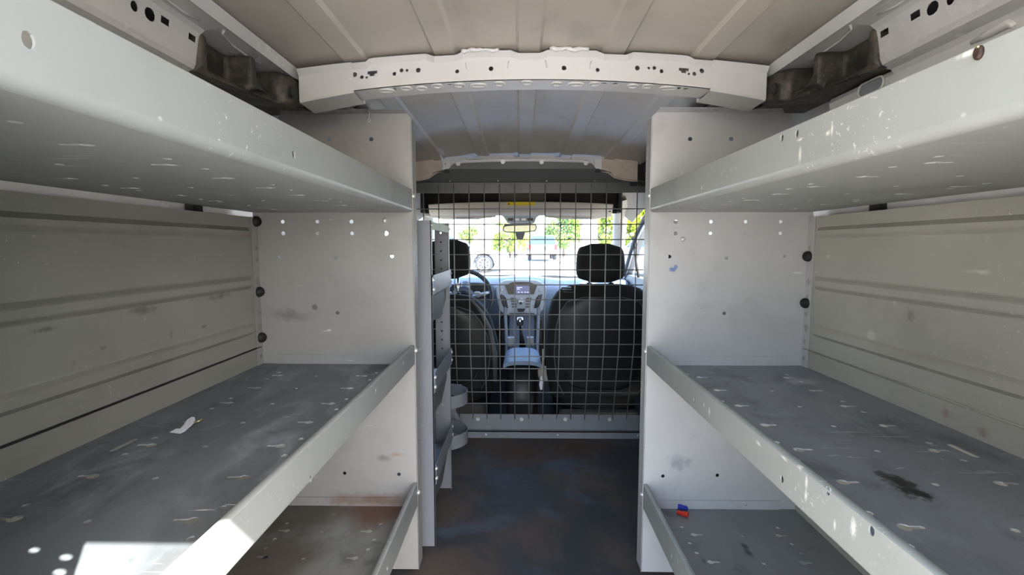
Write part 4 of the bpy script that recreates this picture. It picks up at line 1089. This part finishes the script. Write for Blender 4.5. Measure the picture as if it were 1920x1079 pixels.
# ------------------------------------------------------------------ dashboard and wheel
DB = thing('dashboard', 'sky tinted grey dashboard with a centre stack of screen, vents and buttons', 'dashboard', (.02, 3.6, .3))
dtop = [at(u, 527, Y=3.5).z for u in (975,)][0]
b = MB(); rows = []
for k in range(25):
    x = -.735+1.51*k/24
    hump = .035*math.exp(-((x-.03)/.20)**2)+.030*math.exp(-((x+.36)/.20)**2)
    rows.append([(x, 4.02, .640), (x, 3.85, .655), (x, 3.62, .665+hump*.7), (x, 3.48, .66+hump), (x, 3.41, .635+hump*.8), (x, 3.395, .60), (x, 3.42, .50), (x, 3.47, .40), (x, 3.60, .28), (x, 4.02, .26)])
b.grid(rows, True); b.add(rows[0], [tuple(range(10))]); b.add(rows[-1], [tuple(range(10))])
b.build('dash_body', M['dash_top'], DB, fixn=True)
def pp(pts, y): return [(at(u, v, Y=y).x, at(u, v, Y=y).z) for u, v in pts]
def mir(pts, c=977): return [(2*c-u, v) for u, v in pts][::-1]
sy = 3.36
half = [(977, 597), (962, 596.5), (945, 591), (936, 582), (930, 552), (929, 538), (938, 530), (948, 526), (977, 525)]
stack = MB(); stack.prism(pp(half+mir(half[1:-1]), sy), sy, sy+.16, 'y'); stk = stack.build('centre_stack', plain('stack_silver', (150, 160, 174), .35, .1, .03), DB, bevel=.008)
hood = [(977, 552), (953, 552), (947, 536), (960, 529.5), (977, 529)]
b = MB(); b.prism(pp(hood+mir(hood[1:-1]), sy-.004), sy-.006, sy+.0005, 'y'); b.build('screen_recess', plain('dark_recess', (70, 66, 60), .4), stk)
b = MB(); b.prism(pp([(967, 551), (967, 536), (994, 536), (994, 551)], sy-.008), sy-.009, sy-.006, 'y'); sc = b.build('screen', M['screen'], stk)
for u0, u1, v in ((969, 979, 539.5), (969, 975, 542.5), (971, 974, 548.5), (977, 980, 548.5), (983, 986, 548.5), (988, 991, 548.5)):
    q = pp([(u0, v+.6), (u0, v-.6), (u1, v-.6), (u1, v+.6)], sy-.0095)
    b = MB(); b.prism(q, sy-.0098, sy-.009, 'y'); b.build('screen_line', M['screen_text'], stk)
vent = [(937, 552), (944, 553.5), (949, 560), (953, 578), (945, 578), (941, 570)]
for sg in (0, 1):
    v_ = mir(vent) if sg else vent
    b = MB(); b.prism(pp(v_, sy-.003), sy-.005, sy+.0005, 'y'); vn = b.build('air_vent', M['black'], stk)
    for k in range(3):
        f = (k+1)/4
        a = at(937+(944-937)*f, 553, Y=sy-.006); c = at(945+(953-945)*f, 577, Y=sy-.006)
        if sg: a = at(2*977-(937+7*f), 553, Y=sy-.006); c = at(2*977-(945+8*f), 577, Y=sy-.006)
        MB().tube([a, c], .0016, 5).build('vent_slat', M['piping'], vn)
    q = at(941.5 if not sg else 1013, 544, Y=sy-.003); b = MB(); b.box(q.x-.009, q.x+.009, sy-.006, sy+.001, q.z-.009, q.z+.009, .003); b.build('button', M['silver'], stk)
q = at(976.5, 565, Y=sy-.003)
b = MB(); b.loft([(q.x, q.z, sy-.020, .016, .016), (q.x, q.z, sy-.014, .021, .021), (q.x, q.z, sy+.001, .023, .023)], 20, 2, 'y'); b.build('button_pad', M['silver'], stk)
b = MB(); b.loft([(q.x, q.z-.012, sy-.022, .009, .009), (q.x, q.z-.012, sy-.015, .010, .010)], 12, 2, 'y'); b.build('knob', M['black'], stk)
for r_ in range(4):
    for sg in (-1, 1):
        q = at(977+sg*(14.5-.7*r_), 560+5.2*r_, Y=sy-.002); b = MB(); b.box(q.x-.019+.001*r_, q.x+.019-.001*r_, sy-.006, sy+.001, q.z-.006, q.z+.006, .002); b.build('button', M['blue_grey'] if r_ % 2 else M['piping'], stk)
b = MB(); b.prism(pp([(969, 579), (985.5, 579), (982, 585), (972, 585)], sy-.003), sy-.005, sy+.001, 'y'); b.build('hazard_button', M['black'], stk)
bxp(938, 597, 1016, 652, 3.40, 3.5, 'lower_stack', M['black'], DB, .01)
for u in (957, 998):
    q = at(u, 607, Y=3.39); b = MB(); b.loft([(q.x, q.z, 3.375, .017, .017), (q.x, q.z, 3.392, .021, .021), (q.x, q.z, 3.402, .024, .024)], 18, 2, 'y'); b.build('climate_knob', M['black'], DB)
    MB().tube([(q.x+.026*cos(t), 3.392, q.z+.026*sin(t)) for t in [2*pi*k/20 for k in range(20)]], .002, 6, closed=True).build('knob_ring', M['piping'], DB)
c = at(868, 547, Y=3.33)
b = MB(); b.loft([(-.345, c.z, 3.36, .15, .055), (-.345, c.z, 3.43, .16, .06)], 24, 3, 'y'); b.build('instrument_binnacle', M['black'], DB)
SW = thing('steering_wheel', 'black steering wheel with bright spokes partly hidden by the driver headrest', 'steering wheel', (0, 0, 0))
SW.location = (c.x, 3.12, c.z)
wc = at(868, 559, Y=3.12); tl = radians(24)
def wp_(r, t, dn=0): return Vector((wc.x+r*cos(t), wc.y+r*sin(t)*sin(tl)-dn*cos(tl), wc.z+r*sin(t)*cos(tl)+dn*sin(tl)*-1))
MB().tube([wp_(.188, 2*pi*k/48) for k in range(48)], .015, 12, closed=True).build('rim', M['black'], SW)
b = MB(); b.tube([wp_(.0, 0, .03), wp_(.0, 0, -.02)], [.055, .075], 20); b.build('hub', M['black'], SW)
for t in (radians(12), radians(168), radians(-90)):
    MB().tube([wp_(.05, t, .012), wp_(.12, t, .006), wp_(.182, t, 0)], [.020, .013, .012], 8).build('spoke', M['silver'], SW)
for t in (radians(20), radians(160)):
    b = MB(); q = wp_(.10, t, .022); b.loft([(q.x, q.z, q.y-.006, .022, .018), (q.x, q.z, q.y+.006, .024, .02)], 12, 3, 'y'); b.build('button_pod', M['silver'], SW)
MB().tube([wp_(0, 0, -.02), wp_(0, 0, -.17)], .035, 12).build('column', M['black'], SW)

# ------------------------------------------------------------------ outside
b = MB()
prof = [(-60, -.55), (-8, -.55), (6, -.55), (15, -.09), (30, -.08), (150, -.05)]
b.grid([[(x, y, z) for x in (-120, -40, 0, 40, 120)] for y, z in prof], True)
g = b.build('ground', M['asphalt'], fixn=False); struct(g, 'sunlit pale car park asphalt around the van')
for x in (-9, -6, -3, 0, 3, 6, 9):
    MB().box(x*1.4-.06, x*1.4+.06, 26, 31, -.082, -.074).build('parking_line', M['stripe'], g)
def xform(b, mat): b.v = [tuple(mat @ Vector(p)) for p in b.v]; return b
def car(name, label, loc, ang, L, Wd, prof_lower, cab, wheels, wr, body, kind):
    r = thing(name, label, 'car', loc)
    mt = Matrix.Translation(loc) @ Matrix.Rotation(ang, 4, 'Z')
    hw = Wd/2
    # lower body with wheel arches cut out
    out = list(prof_lower)
    b = MB()
    secs = []
    for yy, ins in ((-hw, .03), (-hw+.04, 0), (hw-.04, 0), (hw, .03)):
        secs.append([(x, yy, z) for x, z in out])
    b.grid(secs, False, closed=True)
    b.add(secs[0], [tuple(range(len(out)))]); b.add(secs[-1], [tuple(range(len(out)))])
    xform(b, mt).build('car_body', body, r, bevel=.03)
    # glasshouse, tapering to the roof
    b = MB(); n_ = len(cab); zb = min(p[1] for p in cab); zt = max(p[1] for p in cab)
    ring = lambda s_, e=0: [(x, s_*(hw-.06-.16*(z-zb)/(zt-zb)), z+e) for x, z in cab]
    b.grid([ring(-1), ring(1)], False, closed=True); b.add(ring(-1), [tuple(range(n_))]); b.add(ring(1), [tuple(range(n_))])
    xform(b, mt).build('glasshouse', M['car_glass'], r, bevel=.01)
    tops = [p for p in cab if p[1] > zt-.10]
    x0_, x1_ = min(p[0] for p in tops), max(p[0] for p in tops)
    b = MB(); b.box(x0_-.03, x1_+.03, -(hw-.20), hw-.20, zt-.04, zt+.03, .03); xform(b, mt).build('roof', body, r)
    for s_ in (-1, 1):
        for i in range(n_):
            (xa, za_), (xb, zb2) = cab[i], cab[(i+1) % n_]
            if abs(za_-zb2) < .12: continue
            pts = [(x, s_*(hw-.05-.16*(z-zb)/(zt-zb)), z) for x, z in ((xa, za_), (xb, zb2))]
            xform(MB().tube(pts, .035, 6), mt).build('pillar', body, r)
    for x in wheels:
        for s_ in (-1, 1):
            b = MB(); y = s_*(hw-.10)
            b.loft([(x, wr, y-.11, wr*.92, wr*.92), (x, wr, y-.09, wr, wr), (x, wr, y+.09, wr, wr), (x, wr, y+.11, wr*.92, wr*.92)], 24, 2, 'y'); w = xform(b, mt).build('wheel', M['tyre'], r)
            b = MB(); yo = y+s_*.112
            b.tube([(x+wr*.66*cos(2*pi*k/24), yo, wr+wr*.66*sin(2*pi*k/24)) for k in range(24)], .02, 6, closed=True)
            for k in range(8): b.tube([(x, yo, wr), (x+wr*.66*cos(2*pi*k/8), yo, wr+wr*.66*sin(2*pi*k/8))], .022, 5)
            b.loft([(x, wr, yo-.02, .07, .07), (x, wr, yo+.02, .05, .05)], 12, 2, 'y'); xform(b, mt).build('rim', M['alloy'], w)
            b = MB(); b.tube([(x+(wr+.05)*cos(pi*k/12), s_*(hw+.002), wr+(wr+.05)*sin(pi*k/12)) for k in range(13)], .022, 6); xform(b, mt).build('arch_edge', M['tyre'], r)
    return r, mt
def arch(x, wr): return [(x+(wr+.05)*cos(t), wr+(wr+.05)*sin(t)) for t in [pi*k/8 for k in range(9)]]
# white saloon, its side to the van
wr = .335
low = [(2.2, .25)]+[(2.35, .45), (2.30, .70), (1.6, .86), (.75, .96), (-1.3, .98), (-2.1, .92), (-2.3, .7), (-2.25, .3)]+arch(-1.35, wr)[::-1]+arch(1.42, wr)[::-1]
low = [(2.2, .25), (2.35, .45), (2.30, .70), (1.6, .86), (.75, .96), (-1.3, .98), (-2.1, .92), (-2.3, .7), (-2.25, .3)]+[p for p in arch(-1.35, wr)[::-1]]+[p for p in arch(1.42, wr)[::-1]]
gz = at(907, 512, Y=18).z
wx_ = at(907, 496, Y=18).x
cr, mt = car('white_car', 'white saloon car parked side on beyond the driver headrest', (wx_-1.42, 18.9, gz), 0, 4.6, 1.8, low, [(.85, .95), (.15, 1.40), (-.9, 1.42), (-1.75, .97)], (-1.35, 1.42), wr, M['car_white'], 0)
for s_ in (-1, 1):
    b = MB(); b.box(2.12, 2.33, s_*.72-.12, s_*.72+.12, .58, .72, .03); xform(b, mt).build('head_lamp', M['lamp_clear'], cr)
    b = MB(); b.box(.55, .75, s_*.98-.08, s_*.98+.08, .95, 1.07, .03); xform(b, mt).build('side_mirror', M['car_white'], cr)
for x in (.75, -.35, -1.2):
    xform(MB().tube([(x, -.903, .32), (x, -.903, .95)], .008, 5), mt).build('door_seam', M['tyre'], cr)
# silver pickup seen from behind
gz2 = at(1018, 489, Y=31).z
low2 = [(2.6, .45), (2.6, .95), (1.2, 1.08), (-2.6, 1.06), (-2.65, .75), (-2.6, .50)]+arch(-1.6, .38)[::-1]+arch(1.7, .38)[::-1]
cr, mt = car('silver_pickup', 'silver pickup seen from behind between the trees, straight ahead through the mesh', (at(1018, 480, Y=31).x, 33.8, gz2), pi/2, 5.2, 1.86, low2, [(1.2, 1.06), (.5, 1.58), (-1.6, 1.62), (-2.3, 1.08)], (-1.6, 1.7), .38, M['car_silver'], 1)
for s_ in (-1, 1):
    b = MB(); b.box(-2.70, -2.60, s_*.84-.08, s_*.84+.08, .72, 1.04, .02); xform(b, mt).build('tail_lamp', M['lamp_red'], cr)
b = MB(); b.box(-2.72, -2.60, -.93, .93, .42, .58, .03); xform(b, mt).build('bumper', M['alloy'], cr)
b = MB(); b.box(-2.69, -2.63, -.24, .24, .76, .90, .01); xform(b, mt).build('plate_recess', M['piping'], cr)
# white car seen through the passenger door glass
q = at(1193, 500, Y=13.5)
cr, mt = car('white_car', 'white car seen through the passenger door glass', (q.x+1.2, 15.2, -.09), radians(100), 4.6, 1.8, low, [(.85, .95), (.15, 1.40), (-.9, 1.42), (-1.75, .97)], (-1.35, 1.42), wr, M['car_white'], 2)
for s_ in (-1, 1):
    b = MB(); b.box(-2.32, -2.18, s_*.70-.14, s_*.70+.14, .66, .84, .03); xform(b, mt).build('tail_lamp', M['lamp_red'], cr)
# building pillar
p0, p1 = at(1092, 460, Y=27), at(1120, 460, Y=27)
PL = thing('building_pillar', 'pale blue grey square pillar standing between the trees', 'pillar', ((p0.x+p1.x)/2, 27.4, -.08))
MB().box(p0.x, p1.x, 27, 27.9, -.2, 4.2, .02).build('shaft', M['concrete'], PL); MB().box(p0.x-.08, p1.x+.08, 26.92, 27.98, -.2, .25, .02).build('plinth', M['concrete'], PL)
MB().box(p0.x-.06, p0.x+.02, 26.97, 27.1, -.1, 4.2).build('downpipe', M['piping'], PL)
# trees
def tree(u, v, y, w, h, mat, label, seed, trunk_u=None):
    rnd = random.Random(seed)
    c = at(u, v, Y=y); base = -.1
    r = thing('tree', label, 'tree', (c.x, y, base), 'trees beyond the car park')
    b = MB(); tx = c.x
    b.tube([(tx, y, base), (tx+.05, y, base+(c.z-base)*.6), (tx-.03, y, c.z), (tx, y, c.z+h*.35)], [.13, .11, .08, .03], 7)
    for k in range(6):
        t = rnd.uniform(0, 2*pi); z0 = base+(c.z-base)*rnd.uniform(.5, .95)
        b.tube([(tx, y, z0), (tx+w*.3*cos(t), y+w*.3*sin(t), z0+h*.22), (tx+w*.42*cos(t), y+w*.42*sin(t), z0+h*.35)], [.05, .03, .012], 5)
    b.build('trunk', M['bark'], r)
    b = MB()
    blobs = [(rnd.gauss(0, .26)*w, rnd.gauss(0, .26)*w, rnd.uniform(-.42, .5)*h, rnd.uniform(.16, .3)*min(w, h)) for _ in range(16)]
    for k in range(2600):
        bx_, by_, bz_, br = rnd.choice(blobs)
        d = Vector((rnd.gauss(0, 1), rnd.gauss(0, 1), rnd.gauss(0, 1))).normalized()*br*rnd.uniform(.55, 1.1)
        p = Vector((c.x+bx_, y+by_, c.z+bz_))+d
        if abs(p.x-c.x) > w*.62 or p.z > c.z+h*.62: continue
        if p.z < base+.5: continue
        n_ = (d.normalized()+Vector((rnd.uniform(-.8, .8), rnd.uniform(-.8, .8), rnd.uniform(-.4, .9)))).normalized()
        a_ = n_.orthogonal().normalized(); e_ = n_.cross(a_); s_ = rnd.uniform(.09, .17)
        b.add([p-a_*s_, p+e_*s_*.55, p+a_*s_*1.1, p-e_*s_*.55], [(0, 1, 2, 3)])
    o = b.build('foliage', mat, r, fixn=False); o['kind'] = 'stuff'
    return r
tree(955, 452, 40, 3.6, 3.0, M['leaf1'], 'broad yellow green tree left of the pickup', 1)
tree(1057, 440, 43, 2.7, 3.4, M['leaf2'], 'rounded green tree between the pickup and the pale pillar', 2)
tree(1086, 432, 50, 1.5, 2.6, M['leaf1'], 'slim tree edging the pale pillar beside the rounded tree', 3)
tree(1131, 432, 38, 1.8, 3.2, M['leaf1'], 'tall yellow green tree just beyond the pale pillar, next to the windscreen pillar', 4)
tree(1156, 445, 52, 3.4, 3.2, M['leaf2'], 'distant darker green tree beside the windscreen pillar', 5)
tree(1203, 438, 24, 2.0, 2.6, M['leaf1'], 'bright green tree seen through the passenger door glass', 6)
tree(1240, 440, 30, 3.0, 3.0, M['leaf2'], 'green tree behind the car outside the passenger door glass', 8)
tree(880, 440, 60, 2.4, 1.7, M['leaf2'], 'small far tree above the white saloon car', 9)
q = at(967, 470, Y=36); b = MB(); b.tube([(q.x, 36, -.1), (q.x, 36, q.z+.5)], .13, 10); po = b.build('bollard_post', M['piping']); tag(po, 'grey post standing left of the silver pickup', 'post')
b = MB(); b.loft([(q.x, 36, -.12, .3, .3), (q.x, 36, .05, .24, .24)], 16, 2); b.build('post_base', M['concrete'], po)
